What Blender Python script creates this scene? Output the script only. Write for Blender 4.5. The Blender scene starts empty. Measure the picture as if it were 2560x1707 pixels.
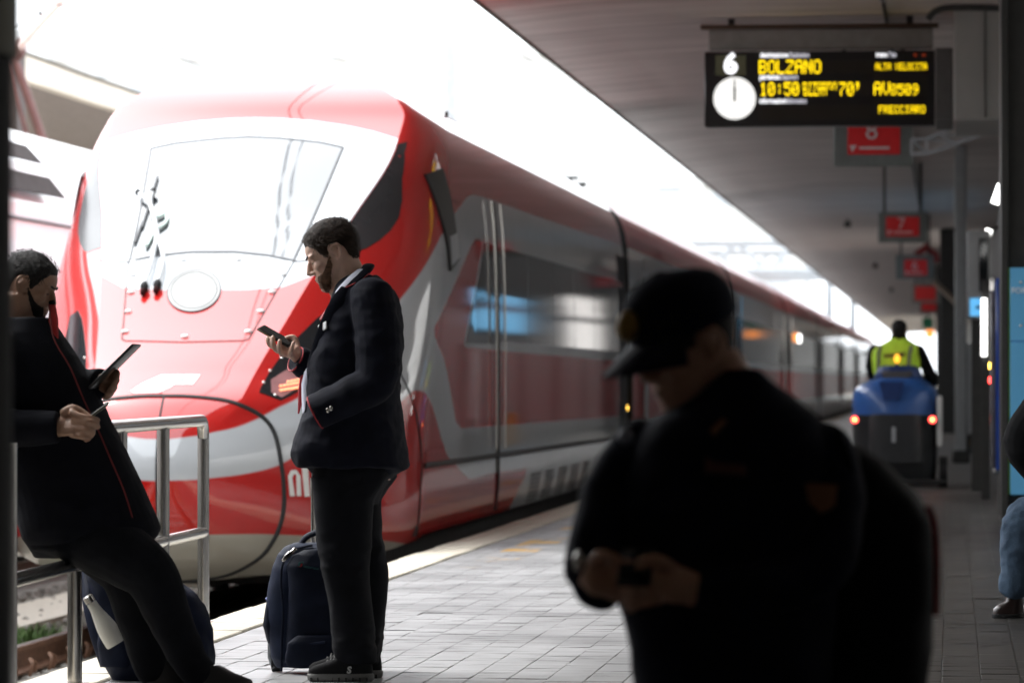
import bpy, bmesh, math, random
import numpy as np
from mathutils import Vector, Matrix, Euler, noise
R = math.radians
random.seed(7)
rng = np.random.default_rng(5)
SC = bpy.context.scene
COL = SC.collection

# ------------------------------------------------------------------ camera
CAM_H = 1.18                       # metres above the platform
YAW, PITCH = math.atan(1099 / 10800), math.atan(96.5 / 10800)
cam_d = bpy.data.cameras.new('camera')
cam_d.sensor_width = 36
cam_d.lens = 10800 / 2560 * 36     # about 152 mm
cam_d.clip_end = 3000
cam_d.dof.use_dof = True
cam_d.dof.focus_distance = 18.8
cam_d.dof.aperture_fstop = 4.2
cam_d.dof.aperture_blades = 9
cam = bpy.data.objects.new('camera', cam_d)
cam.location = (0, 0, CAM_H)
cam.rotation_euler = (R(90) + PITCH, 0, YAW)
COL.objects.link(cam)
SC.camera = cam

# ------------------------------------------------------------------ sky, sun, exposure
SUN_EL, SUN_AZ = 52, -62           # sun high to the left, veiled by cloud
world = bpy.data.worlds.new('World')
SC.world = world
world.use_nodes = True
wn = world.node_tree
wn.nodes.clear()
w_out = wn.nodes.new('ShaderNodeOutputWorld')
w_bg = wn.nodes.new('ShaderNodeBackground')
w_sky = wn.nodes.new('ShaderNodeTexSky')
w_sky.sky_type = 'NISHITA'
w_sky.sun_disc = False
w_sky.sun_elevation = R(SUN_EL)
w_sky.sun_rotation = R(SUN_AZ)
w_sky.air_density = 1.0
w_sky.dust_density = 6.0
w_sky.ozone_density = 1.0
w_hs = wn.nodes.new('ShaderNodeHueSaturation')
w_hs.inputs['Saturation'].default_value = 0.16   # bright overcast veil
w_hs.inputs['Value'].default_value = 1.0
wn.links.new(w_sky.outputs[0], w_hs.inputs['Color'])
w_mx = wn.nodes.new('ShaderNodeMix'); w_mx.data_type = 'RGBA'
w_mx.inputs[0].default_value = .80               # even cloud cover over the whole dome
w_mx.inputs[7].default_value = (4.9, 5.15, 5.4, 1)
wn.links.new(w_hs.outputs[0], w_mx.inputs[6])
wn.links.new(w_mx.outputs[2], w_bg.inputs['Color'])
w_bg.inputs['Strength'].default_value = 0.15
wn.links.new(w_bg.outputs[0], w_out.inputs[0])

sun_d = bpy.data.lights.new('sun', 'SUN')
sun_d.energy = 0.5
sun_d.angle = R(20)
sun_d.color = (1, .97, .92)
sun = bpy.data.objects.new('sun', sun_d)
a, e = R(SUN_AZ), R(SUN_EL)
sdir = Vector((math.sin(a) * math.cos(e), math.cos(a) * math.cos(e), math.sin(e)))
sun.rotation_euler = sdir.to_track_quat('Z', 'Y').to_euler()
COL.objects.link(sun)

SC.view_settings.view_transform = 'Standard'
SC.view_settings.look = 'None'
SC.view_settings.gamma = 1
SC.view_settings.exposure = 2.3
SC.view_settings.use_curve_mapping = False
SC.render.engine = 'CYCLES'
SC.cycles.max_bounces = 6
SC.cycles.sample_clamp_indirect = 8

# ------------------------------------------------------------------ helpers
_c, _s = math.cos(YAW), math.sin(YAW)
_cp, _sp = math.cos(PITCH), math.sin(PITCH)
FW = np.array([-_s * _cp, _c * _cp, _sp]); RT = np.array([_c, _s, 0.0]); UP = np.array([_s * _sp, -_c * _sp, _cp])
def ray(x, y):                     # x, y measured on a 2352 px wide print of the photograph
    return FW + RT * ((x * 1.08844 - 1280) / 10800) + UP * ((853.5 - y * 1.08844) / 10800)
def at(x, y, Y, dy=0.0):           # the point of the place seen there at depth Y
    r = ray(x, y); p = np.array([0, 0, CAM_H]) + r * (Y / r[1]); p[1] += dy
    return Vector(p)
def atn(x, y, Y, dy=0.0): return at(x / 1.08844, y / 1.08844, Y, dy)

def link(name, data, parent=None, **kw):
    o = bpy.data.objects.new(name, data)
    COL.objects.link(o)
    if parent is not None:
        o.parent = parent
        w = Vector((0, 0, 0)); p = parent
        while p is not None: w += p.location; p = p.parent
        if data is not None and hasattr(data, 'transform'): data.transform(Matrix.Translation(-w))
        else: o.location = o.location - w
    for k, v in kw.items():
        if v is not None: o[{'cat': 'category'}.get(k, k)] = v
    return o
def thing(name, loc, label, cat, group=None):
    o = bpy.data.objects.new(name, None); COL.objects.link(o)
    o.location = loc; o.empty_display_size = .2
    o['label'] = label; o['category'] = cat
    if group: o['group'] = group
    return o
def copy_tree(o, parent=None):
    c = o.copy(); COL.objects.link(c)
    if parent is not None: c.parent = parent
    for ch in list(o.children): copy_tree(ch, c)
    return c
class MB:                          # collects geometry, then builds ONE mesh object
    def __init__(s): s.v, s.f, s.m, s.sm = [], [], [], []
    def add(s, V, F, mi=0, smooth=False):
        n = len(s.v); s.v.extend([tuple(map(float, p)) for p in V])
        for f in F: s.f.append([i + n for i in f]); s.m.append(mi); s.sm.append(smooth)
        return s
    def box(s, lo, hi, mi=0, M=None):
        x0, y0, z0 = lo; x1, y1, z1 = hi
        V = [(x0,y0,z0),(x1,y0,z0),(x1,y1,z0),(x0,y1,z0),(x0,y0,z1),(x1,y0,z1),(x1,y1,z1),(x0,y1,z1)]
        if M is not None: V = [M @ Vector(p) for p in V]
        return s.add(V, [(0,3,2,1),(4,5,6,7),(0,1,5,4),(1,2,6,5),(2,3,7,6),(3,0,4,7)], mi)
    def rbox(s, lo, hi, r=.01, mi=0, M=None, seg=2):     # box with rounded edges
        bm = bmesh.new(); bmesh.ops.create_cube(bm, size=1)
        for v in bm.verts:
            v.co = Vector([lo[i] + (v.co[i] + .5) * (hi[i] - lo[i]) for i in range(3)])
        bmesh.ops.bevel(bm, geom=list(bm.edges), offset=r, segments=seg, affect='EDGES', profile=.5)
        return s.bm(bm, mi, M, True)
    def bm(s, b, mi=0, M=None, smooth=False):
        b.verts.ensure_lookup_table()
        V = [(M @ v.co) if M is not None else v.co for v in b.verts]
        F = [[v.index for v in f.verts] for f in b.faces]
        b.verts.index_update(); F = [[v.index for v in f.verts] for f in b.faces]
        s.add(V, F, mi, smooth); b.free(); return s
    def tube(s, P, r, n=10, mi=0, cap=True, sq=None):
        P = [Vector(p) for p in P]; rr = r if isinstance(r, (list, tuple)) else [r] * len(P)
        T = []
        for i in range(len(P)):
            t = (P[min(i + 1, len(P) - 1)] - P[max(i - 1, 0)])
            T.append(t.normalized() if t.length > 1e-9 else Vector((0, 0, 1)))
        u = T[0].orthogonal().normalized() if sq is None else (Vector(sq) - T[0] * T[0].dot(Vector(sq))).normalized()
        V = []
        for i, p in enumerate(P):
            u = (u - T[i] * T[i].dot(u)).normalized(); w = T[i].cross(u)
            ra = rr[i]; ra, rb = ra if isinstance(ra, (tuple, list)) else (ra, ra)
            for k in range(n):
                a = 2 * math.pi * k / n
                V.append(p + u * (ra * math.cos(a)) + w * (rb * math.sin(a)))
        F = [(i * n + k, i * n + (k + 1) % n, (i + 1) * n + (k + 1) % n, (i + 1) * n + k) for i in range(len(P) - 1) for k in range(n)]
        if cap: F += [tuple(range(n))[::-1], tuple((len(P) - 1) * n + k for k in range(n))]
        return s.add(V, F, mi, True)
    def rings(s, RG, mi=0, smooth=True, cap=True):        # loft through rings of equal length
        n = len(RG[0]); V = [p for r in RG for p in r]
        F = [(i * n + k, i * n + (k + 1) % n, (i + 1) * n + (k + 1) % n, (i + 1) * n + k) for i in range(len(RG) - 1) for k in range(n)]
        if cap: F += [tuple(range(n))[::-1], tuple((len(RG) - 1) * n + k for k in range(n))]
        return s.add(V, F, mi, smooth)
    def ell(s, c, r, M=None, mi=0, u=16, v=10):
        V, F = [], []
        for i in range(v + 1):
            th = math.pi * i / v
            for k in range(u):
                a = 2 * math.pi * k / u
                p = Vector((r[0] * math.sin(th) * math.cos(a), r[1] * math.sin(th) * math.sin(a), r[2] * math.cos(th)))
                if M is not None: p = M @ p
                V.append(Vector(c) + p)
        for i in range(v):
            for k in range(u): F.append((i * u + k, (i + 1) * u + k, (i + 1) * u + (k + 1) % u, i * u + (k + 1) % u))
        return s.add(V, F, mi, True)
    def prism(s, poly, d, mi=0, cap=True):                # closed outline (3D, planar) thickened by vector d
        n = len(poly); d = Vector(d); A = [Vector(p) for p in poly]; B = [p + d for p in A]
        F = [tuple(range(n)), tuple(range(2 * n - 1, n - 1, -1))] + [(i, i + n, (i + 1) % n + n, (i + 1) % n) for i in range(n)]
        return s.add(A + B, F, mi)
    def mesh(s, name='mesh', mats=()):
        me = bpy.data.meshes.new(name)
        me.from_pydata(s.v, [], s.f)
        for m in mats: me.materials.append(m)
        if s.f:
            me.polygons.foreach_set('material_index', s.m)
            me.polygons.foreach_set('use_smooth', s.sm)
        bm = bmesh.new(); bm.from_mesh(me); bmesh.ops.recalc_face_normals(bm, faces=bm.faces)
        for e in bm.edges:
            if len(e.link_faces) == 2 and e.calc_face_angle(0) > .75: e.smooth = False
        bm.to_mesh(me); bm.free()
        me.update(); return me
    def build(s, name, mats, parent=None, **kw):
        if not isinstance(mats, (list, tuple)): mats = [mats]
        return link(name, s.mesh(name, mats), parent, **kw)
def fuse(mb, voxel=.006, smooth=4, wr=None, name='mesh'):  # unite closed lumps into one continuous skin
    me = mb.mesh(name); o = bpy.data.objects.new('fuse', me); COL.objects.link(o)
    md = o.modifiers.new('r', 'REMESH'); md.mode = 'VOXEL'; md.voxel_size = voxel; md.use_smooth_shade = True
    if smooth:
        sm = o.modifiers.new('s', 'SMOOTH'); sm.factor = .5; sm.iterations = smooth
    bpy.context.view_layer.update()
    dg = bpy.context.evaluated_depsgraph_get()
    res = bpy.data.meshes.new_from_object(o.evaluated_get(dg))
    bpy.data.objects.remove(o); bpy.data.meshes.remove(me)
    if wr is not None:                                     # cloth folds
        n = len(res.vertices); co = np.empty(n * 3); res.vertices.foreach_get('co', co); co = co.reshape(-1, 3)
        no = np.empty(n * 3); res.vertices.foreach_get('normal', no); no = no.reshape(-1, 3)
        d = np.array([wr(Vector(p)) for p in co])
        res.vertices.foreach_set('co', (co + no * d[:, None]).ravel())
    res.polygons.foreach_set('use_smooth', [True] * len(res.polygons)); res.name = name
    return res
def finish(me, name, mats, parent=None, **kw):
    for m in (mats if isinstance(mats, (list, tuple)) else [mats]): me.materials.append(m)
    return link(name, me, parent, **kw)

def newmat(name):
    m = bpy.data.materials.new(name); m.use_nodes = True
    return m, m.node_tree, m.node_tree.nodes['Principled BSDF']
def nd(nt, typ, **kw):
    n = nt.nodes.new(typ)
    for k, v in kw.items():
        if k.startswith('i_'): n.inputs[k[2:].replace('_', ' ')].default_value = v
        else: setattr(n, k, v)
    return n
def rgba(c): return (*c, 1) if len(c) == 3 else c
def mat(name, col, rough=.5, metal=0, coat=0, emit=0, var=.12, scale=9, bump=0, bscale=60, spec=.5, stretch=(1,1,1), dirt=None, ecol=None):
    m, nt, b = newmat(name)
    b.inputs['Roughness'].default_value = rough; b.inputs['Metallic'].default_value = metal
    b.inputs['Coat Weight'].default_value = coat; b.inputs['Coat Roughness'].default_value = .04
    b.inputs['Specular IOR Level'].default_value = spec
    tc = nd(nt, 'ShaderNodeTexCoord'); mp = nd(nt, 'ShaderNodeMapping'); mp.inputs['Scale'].default_value = stretch
    nt.links.new(tc.outputs['Object'], mp.inputs[0])
    nz = nd(nt, 'ShaderNodeTexNoise', i_Scale=scale, i_Detail=6.0, i_Roughness=.6); nt.links.new(mp.outputs[0], nz.inputs['Vector'])
    mx = nd(nt, 'ShaderNodeMix', data_type='RGBA')
    lo = tuple(max(0, x * (1 - var)) for x in col); hi = tuple(min(1, x * (1 + var)) for x in col)
    if dirt: lo = dirt
    mx.inputs[6].default_value = rgba(lo); mx.inputs[7].default_value = rgba(hi)
    rp = nd(nt, 'ShaderNodeMapRange'); rp.inputs['From Min'].default_value = .3; rp.inputs['From Max'].default_value = .68
    nt.links.new(nz.outputs[0], rp.inputs[0]); nt.links.new(rp.outputs[0], mx.inputs[0]); nt.links.new(mx.outputs[2], b.inputs['Base Color'])
    if bump:
        n2 = nd(nt, 'ShaderNodeTexNoise', i_Scale=bscale, i_Detail=4.0); nt.links.new(mp.outputs[0], n2.inputs['Vector'])
        bp = nd(nt, 'ShaderNodeBump', i_Strength=bump, i_Distance=.01); nt.links.new(n2.outputs[0], bp.inputs['Height']); nt.links.new(bp.outputs[0], b.inputs['Normal'])
    if emit:
        b.inputs['Emission Color'].default_value = rgba(ecol or col); b.inputs['Emission Strength'].default_value = emit
    return m

def bez(P, n=10):                  # smooth curve through points
    P = [Vector(p) for p in P]; out = []
    for i in range(len(P) - 1):
        p0, p1, p2, p3 = P[max(i - 1, 0)], P[i], P[i + 1], P[min(i + 2, len(P) - 1)]
        for k in range(n):
            t = k / n
            out.append(.5 * ((2 * p1) + (p2 - p0) * t + (2 * p0 - 5 * p1 + 4 * p2 - p3) * t * t + (3 * p1 - p0 - 3 * p2 + p3) * t ** 3))
    return out + [P[-1]]
def text_mesh(txt, size, ext=.001, align='LEFT', shear=0, name='lettering', bold=0, space=1):
    c = bpy.data.curves.new(name, 'FONT'); c.body = txt; c.size = size; c.extrude = ext; c.align_x = align
    c.shear = shear; c.offset = bold; c.space_character = space; c.resolution_u = 3
    o = bpy.data.objects.new('tmp', c); COL.objects.link(o)
    bpy.context.view_layer.update()
    me = bpy.data.meshes.new_from_object(o.evaluated_get(bpy.context.evaluated_depsgraph_get()))
    bpy.data.objects.remove(o); bpy.data.curves.remove(c); me.name = name; me.materials.clear()
    return me
def text(name, txt, size, M, m, parent=None, **kw):
    me = text_mesh(txt, size, **{k: kw.pop(k) for k in ('ext', 'align', 'shear', 'bold', 'space') if k in kw})
    me.transform(M); me.materials.append(m)
    return link(name, me, parent, **kw)
def frame(o, x, z):                # matrix with local x = x, local y = z (up), facing x cross z
    x = Vector(x).normalized(); z = Vector(z).normalized(); n = x.cross(z)
    M = Matrix((x, z, n)).transposed().to_4x4(); M.translation = Vector(o); return M
# ------------------------------------------------------------------ materials
M = {}
TILE_SHADE_X = -3.296 + .155 * 15   # track side painted pale for sky sheen, canopy side painted dark for shade
def defmats():
    M['concrete'] = mat('canopy_concrete', (.48, .44, .41), .85, var=.32, scale=1.2, bump=.25, bscale=14, stretch=(.35, 3.2, 1))
    M['dark_edge'] = mat('weathered_edge', (.05, .048, .03), .8, var=.3)
    M['edge_stone'] = mat('cream_edge_stone', (.62, .57, .47), .6, var=.12, scale=14, bump=.35, bscale=90)
    M['wall_grey'] = mat('grey_render', (.52, .51, .49), .8, var=.15, scale=3)
    M['ballast'] = mat('ballast_stone', (.30, .28, .25), .9, var=.35, scale=30, bump=.4)
    M['earth'] = mat('track_bed', (.2, .18, .15), .95, var=.4, scale=12, bump=.6, bscale=40)
    M['rail'] = mat('rusty_rail', (.17, .085, .05), .6, var=.35, scale=30, bump=.2)
    M['rail_top'] = mat('polished_rail', (.5, .48, .45), .25, metal=1, var=.1)
    M['sleeper'] = mat('concrete_sleeper', (.33, .31, .28), .9, var=.2, scale=20)
    M['grass'] = mat('weed_green', (.09, .17, .04), .7, var=.4, scale=20)
    M['silver'] = mat('silver_paint', (.50, .52, .54), .3, coat=.6, var=.03)
    M['red'] = mat('red_paint', (.50, .011, .010), .35, coat=.4, var=.06, spec=.1)
    M['skirt'] = mat('grey_skirt', (.30, .30, .29), .45, var=.1, scale=3, coat=.2)
    M['glass'] = mat('dark_glass', (.012, .014, .016), .05, coat=0, var=.02)
    M['screen_glass'] = mat('windscreen_glass', (.03, .035, .04), .06, coat=1, var=.02); M['screen_glass'].node_tree.nodes['Principled BSDF'].inputs['Coat IOR'].default_value = 1.9
    M['black'] = mat('black_rubber', (.012, .012, .013), .6, var=.2)
    M['under'] = mat('dark_underframe', (.02, .019, .018), .8, var=.4, scale=5)
    M['chrome'] = mat('brushed_steel', (.62, .60, .57), .22, metal=1, var=.12, scale=25, stretch=(1, 1, .3))
    M['white'] = mat('white_paint', (.78, .78, .77), .4, var=.05)
    M['whitetrain'] = mat('white_train_paint', (.72, .72, .74), .3, coat=.5, var=.04, scale=2)
    M['pole'] = mat('galvanised_pole', (.42, .44, .46), .6, var=.1)
    M['beige'] = mat('beige_concrete', (.60, .55, .47), .9, var=.14, scale=1.0, stretch=(.4, .4, 3), bump=.2)
    M['rust_red'] = mat('red_lacquer', (.11, .04, .035), .5, var=.15)
    M['orange_led'] = mat('orange_display', (.9, .25, .03), .4, emit=.35, ecol=(1, .3, .05))
    M['lamp_white'] = mat('white_lamp', (.9, .9, .88), .4, emit=1.2, ecol=(1, 1, .97))
    M['amber'] = mat('amber_lamp', (1, .6, .1), .4, emit=2.0, ecol=(1, .55, .08))
    M['redlamp'] = mat('red_lamp', (.8, .05, .04), .4, emit=1.5, ecol=(1, .06, .05))
    # floor tiles: sealed stoneware with sky sheen and canopy shade painted in, wear, worn yellow paint near the edge
    m, nt, b = newmat('floor_tile')
    geo = nd(nt, 'ShaderNodeNewGeometry'); oi = nd(nt, 'ShaderNodeObjectInfo')
    mp = nd(nt, 'ShaderNodeMapping'); mp.inputs['Scale'].default_value = (.6, 7, 1); nt.links.new(geo.outputs['Position'], mp.inputs[0])
    st = nd(nt, 'ShaderNodeTexNoise', i_Scale=5.0, i_Detail=8.0, i_Roughness=.7); nt.links.new(mp.outputs[0], st.inputs['Vector'])
    bl = nd(nt, 'ShaderNodeTexNoise', i_Scale=1.3, i_Detail=5.0); nt.links.new(geo.outputs['Position'], bl.inputs['Vector'])
    r1 = nd(nt, 'ShaderNodeMapRange'); r1.inputs['From Min'].default_value = .3; r1.inputs['From Max'].default_value = .7; nt.links.new(st.outputs[0], r1.inputs[0])
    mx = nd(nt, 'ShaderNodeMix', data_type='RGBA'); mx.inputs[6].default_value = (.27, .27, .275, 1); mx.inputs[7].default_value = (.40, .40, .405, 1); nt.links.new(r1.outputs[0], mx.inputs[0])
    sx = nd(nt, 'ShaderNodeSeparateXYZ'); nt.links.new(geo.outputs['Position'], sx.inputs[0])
    zone = nd(nt, 'ShaderNodeMath', operation='GREATER_THAN'); zone.inputs[1].default_value = TILE_SHADE_X; nt.links.new(sx.outputs[0], zone.inputs[0])
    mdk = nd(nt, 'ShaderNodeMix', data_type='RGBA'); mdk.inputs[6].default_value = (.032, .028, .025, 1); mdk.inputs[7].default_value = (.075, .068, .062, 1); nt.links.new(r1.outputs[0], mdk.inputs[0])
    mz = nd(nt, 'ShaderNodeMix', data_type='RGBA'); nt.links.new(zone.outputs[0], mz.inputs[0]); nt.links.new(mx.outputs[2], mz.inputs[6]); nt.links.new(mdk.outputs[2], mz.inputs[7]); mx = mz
    r2 = nd(nt, 'ShaderNodeMapRange'); r2.inputs['From Min'].default_value = .35; r2.inputs['From Max'].default_value = .65; r2.inputs['To Min'].default_value = .66; r2.inputs['To Max'].default_value = 1.1; nt.links.new(bl.outputs[0], r2.inputs[0])
    mu = nd(nt, 'ShaderNodeMix', data_type='RGBA', blend_type='MULTIPLY'); mu.inputs[0].default_value = 1; nt.links.new(mx.outputs[2], mu.inputs[6]); nt.links.new(r2.outputs[0], mu.inputs[7])
    bx = nd(nt, 'ShaderNodeMath', operation='COMPARE'); bx.inputs[1].default_value = -2.97; bx.inputs[2].default_value = .13; nt.links.new(sx.outputs[0], bx.inputs[0])
    yz = nd(nt, 'ShaderNodeTexNoise', i_Scale=1.1, i_Detail=8.0, i_Roughness=.75); nt.links.new(geo.outputs['Position'], yz.inputs['Vector'])
    gt = nd(nt, 'ShaderNodeMapRange'); gt.inputs['From Min'].default_value = .53; gt.inputs['From Max'].default_value = .57; nt.links.new(yz.outputs[0], gt.inputs[0])
    mm = nd(nt, 'ShaderNodeMath', operation='MULTIPLY'); nt.links.new(bx.outputs[0], mm.inputs[0]); nt.links.new(gt.outputs[0], mm.inputs[1])
    fy = nd(nt, 'ShaderNodeMapRange'); fy.inputs['From Min'].default_value = 26; fy.inputs['From Max'].default_value = 30; nt.links.new(sx.outputs[1], fy.inputs[0])
    m4 = nd(nt, 'ShaderNodeMath', operation='MULTIPLY'); nt.links.new(mm.outputs[0], m4.inputs[0]); nt.links.new(fy.outputs[0], m4.inputs[1]); mm = m4
    m3 = nd(nt, 'ShaderNodeMix', data_type='RGBA'); m3.inputs[7].default_value = (.60, .32, .02, 1); nt.links.new(mm.outputs[0], m3.inputs[0]); nt.links.new(mu.outputs[2], m3.inputs[6])
    nt.links.new(m3.outputs[2], b.inputs['Base Color'])
    r3 = nd(nt, 'ShaderNodeMapRange'); r3.inputs['To Min'].default_value = .36; r3.inputs['To Max'].default_value = .46; b.inputs['IOR'].default_value = 1.6; nt.links.new(st.outputs[0], r3.inputs[0]); nt.links.new(r3.outputs[0], b.inputs['Roughness'])
    bp = nd(nt, 'ShaderNodeBump', i_Strength=.05, i_Distance=.003); nt.links.new(st.outputs[0], bp.inputs['Height']); nt.links.new(bp.outputs[0], b.inputs['Normal'])
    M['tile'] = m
    m, nt, b = newmat('grout'); b.inputs['Roughness'].default_value = .8      # dark joints in the tiles painted pale, chalky ones in those painted dark
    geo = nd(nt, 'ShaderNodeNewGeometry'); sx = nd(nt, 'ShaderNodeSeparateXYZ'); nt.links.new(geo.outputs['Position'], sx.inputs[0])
    zn = nd(nt, 'ShaderNodeMath', operation='GREATER_THAN'); zn.inputs[1].default_value = TILE_SHADE_X; nt.links.new(sx.outputs[0], zn.inputs[0])
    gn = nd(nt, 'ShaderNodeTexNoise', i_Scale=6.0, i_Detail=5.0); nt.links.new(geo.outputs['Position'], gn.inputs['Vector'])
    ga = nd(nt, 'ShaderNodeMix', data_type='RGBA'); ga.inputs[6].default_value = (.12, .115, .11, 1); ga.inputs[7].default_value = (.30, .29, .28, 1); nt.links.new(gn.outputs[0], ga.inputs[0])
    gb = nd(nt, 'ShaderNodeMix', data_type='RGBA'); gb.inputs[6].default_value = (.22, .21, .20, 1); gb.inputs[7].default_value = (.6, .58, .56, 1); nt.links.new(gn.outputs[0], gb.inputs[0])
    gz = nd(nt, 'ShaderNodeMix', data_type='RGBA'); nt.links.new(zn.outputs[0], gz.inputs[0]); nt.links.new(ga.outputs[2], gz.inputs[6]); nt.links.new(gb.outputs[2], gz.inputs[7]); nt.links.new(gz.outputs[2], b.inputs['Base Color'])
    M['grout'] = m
defmats()

# ------------------------------------------------------------------ setting: ground, tracks, platform
EDGE = -3.6
def build_ground():
    b = MB(); b.box((-2500, -400, -1.3), (2500, 2900, -.80)); b.build('ground', M['earth'], kind='structure')
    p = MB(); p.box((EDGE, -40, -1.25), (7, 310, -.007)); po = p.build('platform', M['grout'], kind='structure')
    # edge stones
    me = None
    for i in range(60):
        y0 = -4 + i * 1.0 if i < 60 else 0
        g = random.uniform(-.003, .003)
        if me is None:
            q = MB(); q.rbox((-.15, -.497, -.14), (.15, .497, .012), .008, seg=1); me = q.mesh('edge_stone', [M['edge_stone']])
        o = bpy.data.objects.new('edge_stone', me); COL.objects.link(o); o.parent = po; o.location = (EDGE + .15, y0 + 12 + .5, g)
    q = MB(); q.box((EDGE, 68, -.14), (EDGE + .3, 310, .012)); q.box((EDGE, -40, -.14), (EDGE + .3, 8, .012))
    q.build('edge_course', M['edge_stone'], po)
    # tiles
    T, cells = .155, []
    x0 = EDGE + .304
    nx = int((1.9 - x0) / T)
    for j in range(int((46 - 13) / T)):
        for i in range(nx):
            cells.append((x0 + (i + .5) * T, 13 + (j + .5) * T))
    g = .0018
    def prio(c):
        d = Vector(c) ; s = projx(c)
        return -1e9 if s is None else -c[1]
    def projx(c):
        v = np.array([c[0], c[1], -CAM_H]); z = v @ FW
        x = 1280 + 10800 * (v @ RT) / z; y = 853.5 - 10800 * (v @ UP) / z
        return None if (x < 0 or x > 2560 or y > 1720) else (x, y)
    order = sorted(cells, key=prio, reverse=True)
    near = set(order[:300])
    tm = MB(); h = T / 2 - g
    tm.add([(-h,-h,-.011),(h,-h,-.011),(h,h,-.011),(-h,h,-.011),(-h,-h,-.001),(h,-h,-.001),(h,h,-.001),(-h,h,-.001),
            (-h+.002,-h+.002,0),(h-.002,-h+.002,0),(h-.002,h-.002,0),(-h+.002,h-.002,0)],
           [(0,1,5,4),(1,2,6,5),(2,3,7,6),(3,0,4,7),(4,5,9,8),(5,6,10,9),(6,7,11,10),(7,4,8,11),(8,9,10,11)])
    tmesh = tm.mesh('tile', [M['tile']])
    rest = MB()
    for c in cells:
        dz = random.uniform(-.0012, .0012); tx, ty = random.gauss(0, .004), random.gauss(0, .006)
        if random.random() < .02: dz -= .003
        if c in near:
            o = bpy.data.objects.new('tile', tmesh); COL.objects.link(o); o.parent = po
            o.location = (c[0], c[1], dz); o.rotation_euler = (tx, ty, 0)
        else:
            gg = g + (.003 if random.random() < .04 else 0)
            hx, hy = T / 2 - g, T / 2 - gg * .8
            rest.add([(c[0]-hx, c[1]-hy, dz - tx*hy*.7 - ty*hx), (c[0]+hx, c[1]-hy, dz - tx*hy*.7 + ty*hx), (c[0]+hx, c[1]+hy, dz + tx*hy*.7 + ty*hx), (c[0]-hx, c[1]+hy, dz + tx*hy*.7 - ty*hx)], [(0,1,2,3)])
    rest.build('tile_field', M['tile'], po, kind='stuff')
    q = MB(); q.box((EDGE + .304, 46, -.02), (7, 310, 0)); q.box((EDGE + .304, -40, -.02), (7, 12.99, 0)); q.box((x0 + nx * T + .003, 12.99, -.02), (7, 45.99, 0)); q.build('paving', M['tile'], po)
build_ground()
def chips():
    b = MB()
    for i in range(110):
        y = 13 + .155 * random.randint(16, 95) + random.uniform(-.02, .02); x = random.uniform(-3.1, -1.0); L_ = random.uniform(.03, .11) * (2.5 if random.random() < .15 else 1); w_ = random.uniform(.004, .012) * (y / 19)
        n_ = 5; top = []; bot = []
        for k in range(n_ + 1):
            u = k / n_; t_ = math.sin(math.pi * u) * w_ * random.uniform(.5, 1.1)
            top.append((x - L_ + 2 * L_ * u, y + t_, .0032)); bot.append((x - L_ + 2 * L_ * u, y - t_ * .6, .0032))
        b.add(top + bot, [(k, k + 1, n_ + 2 + k, n_ + 1 + k) for k in range(n_)])
    b.build('chipped_joints', mat('chip_hollow_dark', (.02, .019, .018), .95), kind='stuff')  # darkness of the chipped hollows, painted as flat slivers
chips()

def build_track(xc, name, label):
    t = thing(name, (xc, 20, -.8), label, 'railway track', 'tracks beside the platform')
    for s in (-1, 1):
        r = MB(); x = xc + s * .7535
        prof = [(-.07, -.17), (.07, -.17), (.07, -.155), (.012, -.135), (.012, -.045), (.036, -.03), (.036, 0), (-.036, 0), (-.036, -.03), (-.012, -.045), (-.012, -.135), (-.07, -.155)]
        r.rings([[(x + px, y, -.55 + pz) for px, pz in prof] for y in (-30, 10, 30, 90, 280)], smooth=False)
        r.build('rail', M['rail'], t)
        h = MB(); h.box((x - .03, -30, -.5497), (x + .03, 280, -.546)); h.build('rail_head', M['rail_top'], t)
    sm = MB(); sm.rbox((-1.25, -.13, -.9), (1.25, .13, -.735), .02, seg=1); sme = sm.mesh('sleeper', [M['sleeper']])
    cms = []
    for s in (-1, 1):
        for k in (-1, 1):
            cm = MB(); xx = s * .7535 + k * .10
            cms.append(cm.tube(bez([(xx, -.06, -.735), (xx + k * .02, -.055, -.66), (xx - k * .01, 0, -.63), (xx + k * .02, .055, -.66), (xx, .06, -.735)], 4), .013, 6).mesh('rail_clip', [M['rail']]))
    for i in range(58):
        y = 12 + i * .6
        for me, nm in [(sme, 'sleeper')] + [(c_, 'rail_clip') for c_ in cms if xc > -6 and 14 < y < 32]:
            o = bpy.data.objects.new(nm, me); COL.objects.link(o); o.parent = t; o.location = Vector((xc, y, 0)) - t.location
    return t
build_track(-5.29, 'railway_track', 'rusty railway track beside the platform edge, the red train standing on it')
build_track(-9.6, 'railway_track', 'railway track under the white train, beyond the red train')
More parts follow.
